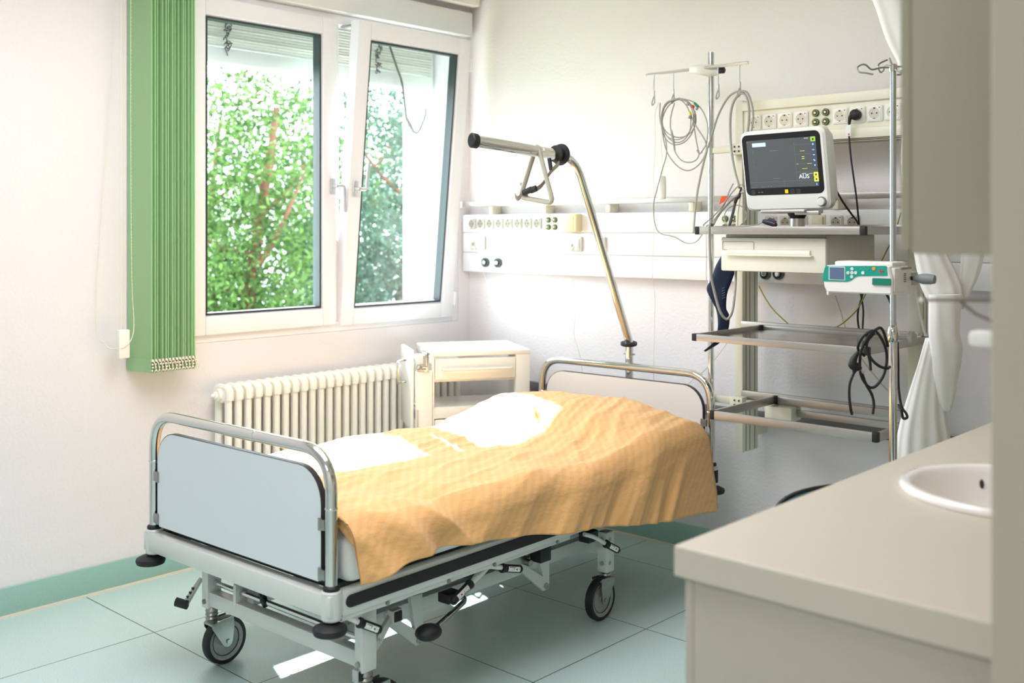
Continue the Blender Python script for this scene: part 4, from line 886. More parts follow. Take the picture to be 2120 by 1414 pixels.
# worktop with an oval cut-out, one mesh
wc = Vector((-0.672, 2.19)); ra, rb = 0.225, 0.215
def worktop():
    g = G(); bm = g.bm; N = 64
    x0, x1, y0, y1 = BX0, -0.362, BY0, 3.02
    def outer(k):
        a = 2 * math.pi * k / N; c, s = math.cos(a), math.sin(a)
        tx = ((x1 - wc.x) / c if c > 1e-9 else (x0 - wc.x) / c if c < -1e-9 else 1e9); ty = ((y1 - wc.y) / s if s > 1e-9 else (y0 - wc.y) / s if s < -1e-9 else 1e9)
        t = min(tx, ty); return (wc.x + c * t, wc.y + s * t)
    O_ = [outer(k) for k in range(N)]
    for cx_, cy_ in ((x0, y0), (x1, y0), (x0, y1), (x1, y1)):
        k = min(range(N), key=lambda i: (O_[i][0] - cx_) ** 2 + (O_[i][1] - cy_) ** 2); O_[k] = (cx_, cy_)
    I_ = [(wc.x + (ra - .012) * math.cos(2 * math.pi * k / N), wc.y + (rb - .012) * math.sin(2 * math.pi * k / N)) for k in range(N)]
    e = 0.003
    def ins(p): return (min(max(p[0], x0 + e), x1 - e), min(max(p[1], y0 + e), y1 - e))
    rings = [[Vector((p[0], p[1], ZT - 0.050)) for p in I_], [Vector((p[0], p[1], ZT)) for p in I_], [Vector((*ins(p), ZT)) for p in O_], [Vector((p[0], p[1], ZT - e)) for p in O_], [Vector((p[0], p[1], ZT - 0.050)) for p in O_]]
    g.ring_loft(rings, False, True); return g
single('worktop', worktop(), LAMIN, 'pale washbasin worktop in the right foreground', 'worktop')
bs = thing('washbasin', 'white oval inset washbasin in the worktop', 'washbasin', (wc.x, wc.y, ZT - 0.16))
g = G(); NS_ = 56
prof = [(1.0, 0.001), (1.005, 0.008), (0.985, 0.014), (0.93, 0.0155), (0.89, 0.010), (0.865, -0.004), (0.80, -0.055), (0.66, -0.105), (0.42, -0.135), (0.12, -0.145), (0.1, -0.15)]
outp = [(0.13, -0.16), (0.46, -0.15), (0.72, -0.115), (0.86, -0.06), (0.9, -0.01), (0.93, 0.0005)]
rings = [[Vector((wc.x + ra * s_ * math.cos(2 * math.pi * k / NS_), wc.y + rb * s_ * math.sin(2 * math.pi * k / NS_), ZT + z)) for k in range(NS_)] for s_, z in prof + outp]
g.ring_loft(rings, False, True); part('bowl', g, CERAMIC, bs, smooth=50)
g = G(); g.lathe([(0.021, 0), (0.021, 0.004), (0.014, 0.005), (0.012, 0.001)], (wc.x, wc.y, ZT - 0.150), (0, 0, 1), 20); part('drain', g, CHROME, bs)
# overflow slot on the bowl wall
ov = onD(1914, 1017, 2.62); c3 = Vector((wc.x, wc.y, ZT - 0.028))
dirv = Vector((ov.x - wc.x, ov.y - wc.y, 0)).normalized(); po = Vector((wc.x + dirv.x * ra * 0.84, wc.y + dirv.y * rb * 0.84, ZT - 0.024))
g = G(); g.sphere(po, 0.010, (0.5, 0.5, 1.1), 12); part('overflow', g, mat('overflow_dark', (52, 40, 40), 0.6), bs)
# ------------------------------------------------------------------ wall cabinet above it
wcb = thing('wall_cabinet', 'beige wall cabinet hanging above the washbasin worktop', 'cabinet', (-0.5, 1.95, 1.365))
g = G(); g.box((-0.63, 1.552, 1.364), (-0.362, 2.45, 2.35), 0.003); part('carcass', g, mat('wall_cabinet_beige', (158, 151, 132), 0.5, var=0.015), wcb)
for k in range(2):
    g = G(); g.box((-0.648, 1.555 + k * 0.45, 1.37), (-0.631, 1.998 + k * 0.45, 2.345), 0.003); part('door', g, mat('wall_cabinet_beige', (158, 151, 132), 0.5), wcb)
# soap dispenser with an elbow lever, fixed to the wall end
sd = thing('soap_dispenser', 'white wall soap dispenser with long wire lever beside the wall cabinet', 'dispenser', (-0.40, 1.44, 1.2))
da = onD(2034, 702, 1.62)
g = G(); g.box((-0.445, 1.4305, 1.16), (-0.365, 1.52, 1.36), 0.01); part('dispenser_body', g, MONWHITE, sd)
g = G(); q0 = onD(2003, 701, 1.66); q1 = onD(2070, 701, 1.60); g.box((q0.x, q0.y - 0.0, q0.z - 0.012), (q1.x + 0.03, q0.y + 0.04, q0.z + 0.012), 0.006); part('spout', g, MONWHITE, sd)
g = G(); l0 = onD(1908, 621, 1.64); l1 = onD(2062, 622, 1.60); g.tube([l0, l0.lerp(l1, .5), l1], 0.0025, 8); g.tube([onD(1985, 622, 1.62), onD(2020, 650, 1.62), onD(2062, 668, 1.60)], 0.0025, 8)
g.tube([l1, Vector((-0.42, 1.44, l1.z))], 0.004, 8); part('lever', g, mat('lever_grey', (128, 120, 110), 0.4), sd)
g = G(); g.sphere(onD(1908, 621, 1.64), 0.004, seg=12); part('lever_tip', g, MONWHITE, sd)

# ------------------------------------------------------------------ chair behind the counter
cr = thing('chair', 'dark green padded chair behind the washbasin worktop', 'chair', (-1.118, 2.435, 0), R(60))
GREENV = mat('vinyl_green', (24, 74, 70), 0.45)
g = G()
out = [(0.22, -0.10)] + [(0.225 * (abs(math.cos(R(a))) ** 0.6) * (1 if math.cos(R(a)) >= 0 else -1), 0.02 + 0.075 * abs(math.sin(R(a))) ** 0.7) for a in range(0, 181, 10)] + [(-0.22, -0.10)]
g.prism([(p[0], p[1] + 0.688) for p in out], (0, 0.02, 0), (1, 0, 0), (0, 0, 1), 0.035, 0.010); part('backrest', g, GREENV, cr, local=True)
g = G(); g.tube([(p[0] * 1.02, 0.002, p[1] + 0.690) for p in out], 0.0055, 8); part('back_frame', g, BLACK, cr, local=True)
g = G(); g.prism(rrect(-0.22, 0.03, 0.22, 0.43, 0.06), (0, 0, 0.43), (1, 0, 0), (0, 1, 0), 0.05, 0.015); part('seat', g, GREENV, cr, local=True)
for sx in (-1, 1):
    g = G(); g.tube(fillet([(sx * 0.225, 0.0, 0.66), (sx * 0.225, 0.0, 0.43), (sx * 0.22, -0.03, 0.0)], 0.03), 0.011, 8); part('leg', g, CHROME, cr, local=True)
    g = G(); g.tube(fillet([(sx * 0.215, 0.02, 0.42), (sx * 0.215, 0.40, 0.42), (sx * 0.22, 0.44, 0.0)], 0.05), 0.011, 8); part('leg', g, CHROME, cr, local=True)
# ------------------------------------------------------------------ hospital bed (built in its own frame: x across, y towards the head)
TH, BO, BW, BL = 0.0316, Vector((-3.11, 1.6808, 0)), 0.877, 1.943
bed = thing('hospital_bed', 'white hospital bed with chrome hoops standing by the window', 'bed', BO, TH)
BI = WM[bed].inverted()
_c = Vector((math.cos(TH), math.sin(TH))); _a = Vector((-math.sin(TH), math.cos(TH))); _o = Vector((BO.x, BO.y))
def Lu(x, y, u):
    r = ray(x); return BI @ onD(x, y, (u + _o.dot(_c)) / r.dot(_c))
def Lv(x, y, v):
    r = ray(x); return BI @ onD(x, y, (v + _o.dot(_a)) / r.dot(_a))
def bp(name, g, m, par=None, label=None, smooth=35): return part(name, g, m, par or bed, label, local=True, smooth=smooth)
ZS, ZTP = 0.452, 0.8136
def end_frame(v, head):
    fb = None
    g = G(); g.tube(fillet([(0, v, ZS - 0.06), (0, v, ZTP), (BW, v, ZTP), (BW, v, ZS - 0.06)], 0.115, 10), 0.0165, 20); hoop = bp('hoop', g, CHROME)
    for x in (0, BW):
        g = G(); g.lathe([(0.0168, 0), (0.0182, 0.002), (0.0182, 0.005), (0.0168, 0.007)], (x, v, 0.662), (0, 0, 1), 20); bp('hoop_ring', g, CHROME, hoop)
    if not head:
        g = G(); a_, b_ = Lv(469, 887, v).x, Lv(531, 903, v).x
        g.lathe([(0.0166, 0), (0.0178, 0.001), (0.0178, b_ - a_ - .001), (0.0166, b_ - a_)], (a_, v, ZTP), (1, 0, 0), 20); bp('hoop_sleeve', g, CHROME, hoop)
    g = G(); out = rrect(0.031, 0.464, BW - 0.031, 0.766, 0.095, 8)
    # small lower corner radius
    out = [p for p in out if p[1] > 0.56]; out = [(0.031 + 0.012, 0.464), (BW - 0.043, 0.464), (BW - 0.031, 0.476)] + [p for p in out] + [(0.031, 0.476)]
    g.m = 0; g.prism(out, (0, v + 0.0085, 0), (1, 0, 0), (0, 0, 1), 0.017)
    g.m = 1
    cx_ = BW / 2; cz_ = 0.615
    inn = [(cx_ + (p[0] - cx_) * 0.9945, cz_ + (p[1] - cz_) * 0.987) for p in out]
    g.prism(inn, (0, v + 0.0092, 0), (1, 0, 0), (0, 0, 1), 0.0184)
    bp('head_panel' if head else 'foot_panel', g, [mat('edge_band', (50, 46, 52), 0.5), mat('bed_laminate_head', (222, 218, 214), 0.38) if head else BEDPANEL], smooth=20)
    for x, s_ in ((0, 1), (BW, -1)):
        for z in (0.62, 0.488) if not head else (0.62,):
            g = G(); g.box((x + s_ * 0.014, v - 0.013, z - 0.014), (x + s_ * 0.03, v - 0.008, z + 0.014), 0.001); g.box((x + s_ * 0.026, v - 0.0135, z - 0.017), (x + s_ * 0.041, v - 0.0095, z + 0.017), 0.001); g.box((x + s_ * 0.012, v - 0.008, z - 0.012), (x + s_ * 0.036, v + 0.013, z + 0.012), 0.001)
            bp('panel_clip', g, ZINC, hoop)
    g = G(); g.box((-0.024, v - 0.026, 0.383), (BW + 0.024, v + 0.022, 0.443), 0.006)
    for x in (0, BW): g.lathe([(0.024, 0.372), (0.0275, 0.376), (0.0275, 0.447), (0.024, 0.451)], (x, v, 0), (0, 0, 1), 24)
    fb = bp('end_beam', g, BEDPAINT)
    for x in (0, BW):
        g = G(); g.lathe([(0.020, 0.449), (0.0225, 0.452), (0.0225, 0.459), (0.0175, 0.464)], (x, v, 0), (0, 0, 1), 24); bp('post_collar', g, BLACK, fb)
        g = G(); g.cyl((x, v, 0.362), (x, v, 0.38), 0.011, seg=14); g.lathe([(0.012, 0.368), (0.030, 0.364), (0.044, 0.357), (0.046, 0.350), (0.043, 0.341), (0.035, 0.338), (0.001, 0.338)], (x + (0.006 if x else -0.006), v - (0.01 if not head else -0.01), 0), (0, 0, 1), 32); bp('bumper_disc', g, BLACK, fb)
    return fb
foot = end_frame(0.0, False); headf = end_frame(BL, True)
g = G(); g.lathe([(0.0285, 0.385), (0.029, 0.39), (0.029, 0.43), (0.0285, 0.435)], (BW, BL, 0), (0, 0, 1), 24); bp('post_sleeve', g, BLACK, headf)
for x0, x1, sg in ((-0.022, 0.012, -1), (BW - 0.012, BW + 0.022, 1)):
    g = G(); g.box((x0, 0.02, 0.378), (x1, BL - 0.02, 0.446), 0.005); g.box((x0 + 0.004, 0.02, 0.366), (x1 - 0.004, 1.0, 0.381), 0.003); r_ = bp('side_rail', g, BEDPAINT)
    xs = x1 if sg > 0 else x0
    pl = rrect(0.030, 0.399, 1.88, 0.432, 0.016, 6)
    g = G(); g.prism(pl, (xs - 0.0005 if sg > 0 else xs + 0.0005, 0, 0), (0, sg, 0), (0, 0, 1), 0.006, 0.001) if sg > 0 else g.prism([(-p[0], p[1]) for p in reversed(pl)], (xs + 0.0005, 0, 0), (0, -1, 0), (0, 0, 1), 0.006)
    bp('bumper_strip', g, BLACK, r_)
    for v in (0.18, 0.42, 0.62, 0.93):
        g = G(); g.cyl((xs - sg * 0.006, v, 0.373), (xs + sg * 0.001, v, 0.373), 0.006, seg=12); bp('bolt', g, ZINC, r_)
g = G(); g.box((0.012, 0.03, 0.436), (BW - 0.012, BL - 0.03, 0.456), 0.004); bp('mattress_deck', g, mat('deck_dark', (52, 54, 58), 0.6))
g = G(); g.box((0.0, 0.022, 0.395), (0.05, 0.10, 0.445), 0.004); bp('deck_bracket', g, BLACK)
# undercarriage
LX = (0.095, BW - 0.06)
g = G()
u0 = Lv(419, 1220, 0.115).x; u1 = Lv(733, 1330, 0.115).x
LFX = (u0 + 0.016, u1 + 0.02)
for x in LFX: g.box((x - 0.017, 0.113, 0.19), (x + 0.017, 0.165, 0.384), 0.003)
g.box((LFX[0], 0.120, 0.198), (LFX[1], 0.158, 0.243), 0.003)
uf = bp('base_frame', g, BEDPAINT)
for x in LFX:
    g = G(); g.cyl((x, 0.113, 0.212), (x, 0.108, 0.212), 0.008, seg=14); bp('bolt', g, ZINC, uf)
VB = 1.315
g = G()
for x in (LFX[0], 0.80 + 0.012):
    g.box((x - 0.021, VB - 0.026, 0.165), (x + 0.021, VB + 0.026, 0.312), 0.006)
g.box((LFX[0], VB - 0.02, 0.225), (0.80, VB + 0.02, 0.285), 0.004)
for x in (0.30, 0.73): g.box((x - 0.016, 0.15, 0.235), (x + 0.016, VB - 0.02, 0.28), 0.003)
g.box((0.716, 0.10, 0.33), (0.744, 1.2, 0.366), 0.003)
bp('base_beam', g, BEDPAINT)
for z in (0.285, 0.20):
    g = G(); g.cyl((0.80 + 0.034, VB - 0.004, z), (0.80 + 0.030, VB - 0.004, z), 0.008, seg=12); bp('bolt', g, ZINC, uf)
    g = G(); g.cyl((0.815, VB - 0.027, z), (0.815, VB - 0.031, z), 0.008, seg=12); bp('bolt', g, ZINC, uf)
g = G(); a_, b_ = Lv(441, 1210, 0.14), Lv(700, 1306, 0.14); zr = 0.27
g.cyl((LFX[0], 0.14, zr), (LFX[1], 0.14, zr), 0.0085, seg=16); bp('brake_rod', g, CHROME)
xb_ = Lv(497, 1230, 0.14).x
g = G(); g.box((xb_ - 0.008, 0.118, 0.225), (xb_ + 0.008, 0.17, 0.30), 0.004); g.lathe([(0.013, -0.01), (0.013, 0.01)], (xb_, 0.14, zr), (1, 0, 0), 16); bp('rod_bearing', g, BEDPAINT, uf)
xb2 = Lv(545, 1243, 0.14).x
g = G(); g.tube([(xb2, 0.14, zr + 0.022), (xb2 + 0.004, 0.138, zr + 0.004), (xb2 + 0.02, 0.138, zr - 0.006)], [0.009, 0.012, 0.013], 12); g.cyl((xb2, 0.124, zr + 0.022), (xb2, 0.134, zr + 0.022), 0.006, seg=12); bp('brake_clevis', g, mat('clevis_dark', (60, 64, 64), 0.35, 0.8), uf)
g = G(); g.prism([(0.42, 0.24), (0.62, 0.24), (0.60, 0.31), (0.36, 0.31)], (0, 0.24, 0), (1, 0, 0), (0, 0, 1), 0.02, 0.002); bp('gusset_plate', g, BEDPAINT, uf)
g = G(); g.cyl((0.10, 0.52, 0.29), (0.62, 0.60, 0.30), 0.022, seg=18); g.cyl((0.62, 0.60, 0.30), (0.8, 0.64, 0.31), 0.010, seg=14); bp('lift_cylinder', g, mat('cylinder_dark', (70, 78, 80), 0.35, 0.7))
# lift links on the near side (and their twins on the far side)
def link(pts_v, ut):
    g = G(); top0, top1, piv, arm = pts_v
    w = 0.014
    g.prism([(arm.y, arm.z - 0.0), (piv.y - 0.012, piv.z - 0.016), (piv.y + 0.014, piv.z - 0.014), (piv.y + 0.019, piv.z + 0.002), (top1.y, top1.z), (top0.y, top0.z), (piv.y - 0.016, piv.z + 0.035), (arm.y - 0.004, arm.z + 0.035)], (ut, 0, 0), (0, 1, 0), (0, 0, 1), w, 0.002)
    l = bp('lift_link', g, BEDPAINT)
    g = G(); g.lathe([(0.011, 0), (0.011, 0.003), (0.008, 0.004), (0.001, 0.004)], (ut + w, piv.y, piv.z), (1, 0, 0), 18); bp('link_pivot', g, ZINC, l)
for ut in (0.745,):
    link([Lu(843, 1232, 0.745), Lu(868, 1226, 0.745), Lu(861, 1322, 0.745), Lu(796, 1291, 0.745)], ut)
    link([Lu(1108, 1150, 0.745), Lu(1131, 1140, 0.745), Lu(1124, 1211, 0.745), Lu(1077, 1186, 0.745)], ut)
# crank mechanism under the rail
for (x0, y0, x1, y1) in ((918, 1219, 946, 1250), (1109, 1122, 1131, 1165), (1209, 1094, 1229, 1124), (988, 1168, 1006, 1184)):
    g = G(); p, q = Lu(x0, y1, 0.84), Lu(x1, y0, 0.84); g.box((0.815, p.y, min(p.z, q.z)), (0.862, q.y, max(p.z, q.z)), 0.004); bp('latch_block', g, BLACK)
g = G(); p, q = Lu(1030, 1172, 0.80), Lu(1110, 1120, 0.80); g.box((0.78, p.y, 0.30), (0.81, q.y, 0.366), 0.004)
for x, y in ((1055, 1150), (1086, 1142), (1092, 1164)):
    b_ = Lu(x, y, 0.815); g.cyl((0.80, b_.y, b_.z), (0.83, b_.y, b_.z), 0.011, seg=14)
bp('latch_plate', g, ZINC)
def lever(tube, grip, u, name='adjust_lever'):
    g = G(); P = [Lu(x, y, u + d) for x, y, d in tube]; g.tube(P, 0.0075, 12, sm=5); lv = bp(name, g, mat('lever_white', (222, 224, 220), 0.4))
    g = G(); a_, b_ = [Lu(x, y, u + d) for x, y, d in grip]; ax = (b_ - a_).normalized(); L_ = (b_ - a_).length
    g.lathe([(0.009, 0), (0.0145, 0.001), (0.0145, 0.008), (0.0125, 0.010), (0.0125, L_ - 0.006), (0.009, L_), (0.001, L_ + 0.001)], a_, ax, 18); gp = bp('grip', g, BLACK, lv)
    side = Vector((0.8, -0.55, 0.15)); side = (side - ax * side.dot(ax)).normalized(); up = ax.cross(side)
    s_ = a_ + ax * (L_ * 0.24); e = L_ * 0.58
    def q_(t, w): an = w / 0.0127; return s_ + ax * t + (side * math.cos(an) + up * math.sin(an)) * 0.0129
    g = G(); n = 6
    vs = [q_(0, -0.008 + 0.016 * i / n) for i in range(n + 1)] + [q_(e, -0.008 + 0.016 * i / n) for i in range(n + 1)]
    g.raw(vs, [(i, i + 1, n + 2 + i, n + 1 + i) for i in range(n)]); st = bp('lever_label', g, LABELW, gp, 'white label')
    g = G()
    def tri(pts):
        V = [q_(t, w) + (q_(t, w) - (s_ + ax * t)).normalized() * 0.0003 for t, w in pts]; g.raw(V, [tuple(range(len(V)))])
    tri([(e * .93, 0.0), (e * .76, 0.0055), (e * .76, 0.002), (e * .64, 0.002), (e * .64, -0.002), (e * .76, -0.002), (e * .76, -0.0055)])
    for k in range(3): tri([(e * (.10 + .15 * k), -0.005), (e * (.17 + .15 * k), -0.004), (e * (.17 + .15 * k), 0.005 - .002 * k), (e * (.10 + .15 * k), 0.004)])
    tri([(e * .08, -0.006), (e * .55, -0.006), (e * .55, -0.0048), (e * .08, -0.0048)])
    bp('label_arrow', g, DARK, gp)
    return lv
lever([(975, 1212, 0), (984, 1194, 0), (996, 1180, .01), (1014, 1173, .02), (1040, 1175, .03)], [(1038, 1176, .03), (1079, 1178, .04)], 0.86)
lever([(1010, 1174, .01), (995, 1190, .02), (976, 1207, .03)], [(974, 1208, .03), (936, 1247, .05)], 0.86)
lever([(706, 1272, 0), (722, 1279, .01), (742, 1288, .02)], [(742, 1288, .02), (788, 1305, .04)], 0.87)
lever([(1209, 1106, 0), (1230, 1112, .01), (1255, 1126, .03)], [(1253, 1125, .03), (1281, 1140, .05)], 0.86)
# foot pump pedal
g = G(); g.tube(fillet([Lu(940, 1222, 0.72), Lu(967, 1240, 0.80), Lu(905, 1296, 0.90)], 0.05), 0.0085, 14); pp = bp('pump_pedal', g, CHROME)
c_ = Lu(887, 1309, 0.92); g = G(); g.sphere(c_, 0.036, (1.0, 1.15, 0.62), 20); bp('pedal_pad', g, BLACK, pp)
# central brake pedals
def brake(pa, pb_, piv, u, pads):
    g = G(); A_, B_ = Lu(*pa, u), Lu(*pb_, u); d_ = (B_ - A_).normalized(); n_ = Vector((1, 0, 0)); s_ = d_.cross(n_)
    def sec(p, w, t): return [p + n_ * (sx * t) + s_ * (sy * w) for sx, sy in ((-1, -1), (1, -1), (1, 1), (-1, 1))]
    m_ = A_.lerp(B_, .5)
    g.ring_loft([sec(A_, 0.016, 0.005), sec(A_.lerp(B_, .15), 0.010, 0.006), sec(m_, 0.014, 0.007), sec(A_.lerp(B_, .85), 0.009, 0.006), sec(B_, 0.015, 0.005)])
    if piv: p = Lu(*piv, u); g.lathe([(0.014, 0), (0.014, 0.012), (0.009, 0.015), (0.001, 0.015)], p, (1, 0, 0), 18); g.cyl(p, p - Vector((0.05, 0, 0)), 0.01, seg=14)
    b = bp('brake_pedal', g, mat('pedal_cast', (190, 191, 188), 0.35, 0.45))
    for q in pads:
        p = Lu(*q, u); g = G(); g.box((p.x - 0.006, p.y - 0.020, p.z - 0.020), (p.x + 0.018, p.y + 0.020, p.z + 0.018), 0.005); bp('brake_tread', g, mat('pedal_cast', (190, 191, 188), 0.35, 0.45), b)
        g = G(); g.box((p.x + 0.0, p.y - 0.0155, p.z - 0.016), (p.x + 0.021, p.y + 0.0155, p.z + 0.014), 0.004); bp('tread_pad', g, BLACK, b)
brake((742, 1391), (815, 1268), (774, 1329), BW - 0.035, [(742, 1394), (815, 1272)])
g = G(); A_, B_ = Lv(417, 1197, 0.125), Lv(381, 1255, 0.07); dd_ = (B_ - A_)
g.tube([A_, A_.lerp(B_, .5), B_], [0.008, 0.010, 0.012], 10, flat=0.5); b = bp('brake_pedal', g, mat('pedal_cast', (190, 191, 188), 0.35, 0.45))
c_ = Lv(376, 1250, 0.065); g = G(); g.tube([c_ + Vector((-0.02, -0.008, 0.004)), c_ + Vector((0.015, 0.012, -0.004))], 0.015, 10, flat=0.8); bp('tread_pad', g, BLACK, b)
g = G()
for t in (0.35, 0.5, 0.65): p = A_.lerp(B_, t); g.box((p.x - 0.004, p.y - 0.012, p.z - 0.004), (p.x + 0.003, p.y + 0.0, p.z + 0.004))
bp('pedal_mark', g, DARK, b)
# castors
def castor(lx, ly, wx, wy):
    rw = 0.0755
    t = Vector((wx - lx, wy - ly, 0))
    g = G(); g.lathe([(0.016, 0.192), (0.018, 0.188), (0.021, 0.178), (0.018, 0.172), (0.021, 0.166), (0.018, 0.160), (0.021, 0.154), (0.018, 0.148), (0.022, 0.144), (0.021, 0.138)], (lx, ly, 0), (0, 0, 1), 24)
    ca = bp('castor', g, ZINC)
    g = G(); s_ = 1 if wy > ly else -1
    for x in (-0.024, 0.021):
        g.prism([(ly - s_ * 0.022, 0.142), (ly - s_ * 0.02, 0.128), (wy - s_ * 0.016, 0.062), (wy, 0.056), (wy + s_ * 0.014, 0.066), (wy + s_ * 0.022, 0.118), (wy + s_ * 0.020, 0.152), (ly + s_ * 0.020, 0.150)], (wx + x, 0, 0), (0, 1, 0), (0, 0, 1), 0.003)
    g.box((wx - 0.024, min(ly - s_ * 0.022, wy + s_ * 0.02), 0.136), (wx + 0.024, max(ly - s_ * 0.022, wy + s_ * 0.02), 0.145), 0.003)
    g.cyl((wx - 0.028, wy, rw), (wx + 0.028, wy, rw), 0.007, seg=12); bp('fork', g, ZINC, ca)
    g = G(); g.lathe([(0.062, -0.015), (0.070, -0.0155), (0.0745, -0.012), (0.0755, -0.005), (0.0755, 0.005), (0.0745, 0.012), (0.070, 0.0155), (0.062, 0.015)], (wx, wy, rw), (1, 0, 0), 48, cap='closed'); bp('tyre', g, BLACK, ca)
    g = G(); g.m = 0; g.lathe([(0.001, -0.010), (0.012, -0.012), (0.013, -0.008), (0.046, -0.006), (0.050, -0.010), (0.063, -0.0135), (0.0632, 0.0135), (0.050, 0.010), (0.046, 0.006), (0.013, 0.008), (0.012, 0.012), (0.001, 0.012)], (wx, wy, rw), (1, 0, 0), 48)
    g.m = 1
    g.lathe([(0.0475, 0.0072), (0.0475, 0.0095), (0.0495, 0.0103), (0.0495, 0.0092)], (wx, wy, rw), (1, 0, 0), 40, cap='closed')
    bp('wheel', g, [mat('wheel_grey', (150, 152, 150), 0.45, bump=0.05, scale=80, var=0.12), DARK], ca)
castor(LFX[0], 0.139, LFX[0] + 0.012, 0.178); castor(LFX[1], 0.139, LFX[1] + 0.004, 0.185)
castor(0.812, VB, 0.812, VB - 0.035); castor(LFX[0], VB, LFX[0], VB - 0.035)

# ------------------------------------------------------------------ mattress
SHEET = mat('sheet_white', (226, 228, 224), 0.85, bump=0.15, scale=25)
g = G(WM[bed]); g.box((0.012, 0.035, 0.4565), (BW + 0.028, BL - 0.035, 0.588), 0.035, seg=4); single('mattress', g, SHEET, 'white covered mattress on the bed under the orange duvet', 'mattress')

# ------------------------------------------------------------------ duvet
ST = bpy.data.materials.new('striped_cotton'); ST.use_nodes = True; nt = ST.node_tree; b = nt.nodes['Principled BSDF']; Lk = nt.links.new
uvn = nt.nodes.new('ShaderNodeUVMap'); sp_ = nt.nodes.new('ShaderNodeSeparateXYZ'); Lk(uvn.outputs[0], sp_.inputs[0])
def mth(op, a, bb):
    n = nt.nodes.new('ShaderNodeMath'); n.operation = op
    for i, v in enumerate((a, bb)):
        if isinstance(v, (int, float)): n.inputs[i].default_value = v
        else: Lk(v, n.inputs[i])
    return n.outputs[0]
su_ = mth('ADD', sp_.outputs[0], sp_.outputs[1]); fr_ = mth('FRACT', mth('DIVIDE', su_, 0.040), 0.0); tri_ = mth('ABSOLUTE', mth('SUBTRACT', fr_, 0.5), 0)
fr_.node.inputs[1].default_value = 0
mr = nt.nodes.new('ShaderNodeMapRange'); mr.inputs[1].default_value = 0.20; mr.inputs[2].default_value = 0.30; Lk(tri_, mr.inputs[0])
mx = nt.nodes.new('ShaderNodeMix'); mx.data_type = 'RGBA'; mx.inputs[6].default_value = srgb((223, 171, 109)); mx.inputs[7].default_value = srgb((227, 177, 117)); Lk(mr.outputs[0], mx.inputs[0]); Lk(mx.outputs[2], b.inputs['Base Color'])
b.inputs['Roughness'].default_value = 0.75; b.inputs['Sheen Weight'].default_value = 0.15
nz = nt.nodes.new('ShaderNodeTexNoise'); nz.inputs['Scale'].default_value = 16; nz.inputs['Detail'].default_value = 5; mpn = nt.nodes.new('ShaderNodeMapping'); mpn.inputs['Scale'].default_value = (1.6, 0.7, 1); Lk(uvn.outputs[0], mpn.inputs[0]); Lk(mpn.outputs[0], nz.inputs['Vector'])
bmp = nt.nodes.new('ShaderNodeBump'); bmp.inputs['Strength'].default_value = 0.55; bmp.inputs['Distance'].default_value = 0.012; Lk(nz.outputs['Fac'], bmp.inputs['Height']); Lk(bmp.outputs[0], b.inputs['Normal'])
def sst(a, b_, x):
    t = min(1, max(0, (x - a) / (b_ - a))); return t * t * (3 - 2 * t)
hem = [(lambda q: (q.y, q.z))(Lu(x, y, 0.945)) for x, y in ((757, 1203), (777, 1192), (839, 1160), (872, 1144), (931, 1130), (1000, 1119), (1090, 1108), (1159, 1102), (1221, 1090), (1345, 1080), (1428, 1061), (1462, 1057))]
def hemz(v):
    if v <= hem[0][0]: return hem[0][1]
    for (a, za), (b_, zb_) in zip(hem, hem[1:]):
        if v <= b_: return za + (zb_ - za) * (v - a) / (b_ - a)
    return hem[-1][1]
V1 = 1.845
def topz(u, v):
    w = u / BW
    pill = sst(1.22 + 0.08 * w, 1.60, v) * (1 - 0.55 * sst(1.74, 1.88, v))
    z = 0.622 + 0.074 * pill * (1 - 0.35 * (2 * w - 1) ** 2) + 0.014 * (1 - sst(0.0, 0.5, v))
    z -= 0.016 * math.exp(-((v - 1.16) / 0.16) ** 2)
    z += 0.012 * (1 - (2 * w - 1) ** 2) - 0.02 * sst(0.72, 1.0, w) * (0.4 + 0.6 * pill)
    return z
NV, NT, ND, NL = 200, 110, 46, 12
verts, uvs = [], []
n3 = lambda x, y, z=0.0: noise.noise(Vector((x, y, z)))
def ridge(x, y, z=0.0): return 1 - abs(n3(x, y, z)) * 2
RF = 0.075; U0 = 0.862
def duvet_point(v, j):
    # j in 0..NL left drape, ..NL+NT top, rest right drape
    if j < NL:
        t = (1 - j / NL); s = -0.14 * t; u = -0.012 - 0.012 * min(1, t * 4); z = topz(0.0, v) - 0.008 - 0.14 * t; kind = 0
    elif j <= NL + NT:
        f = (j - NL) / NT; u = f * U0; s = u; z = topz(u, v) - 0.010 * math.exp(-((u) / 0.03) ** 2); kind = 1
    else:
        f = (j - NL - NT) / ND; zt = topz(U0, v); zh = hemz(v); arc = RF * math.pi / 2; tot = arc + max(0.02, zt - RF - zh); L_ = tot * f; s = U0 + L_
        if L_ < arc: a = L_ / RF; u = U0 + RF * math.sin(a); z = zt - RF * (1 - math.cos(a))
        else: u = U0 + RF + 0.022 * (L_ - arc) / 0.2; z = zt - RF - (L_ - arc)
        kind = 2
    return s, u, z, kind
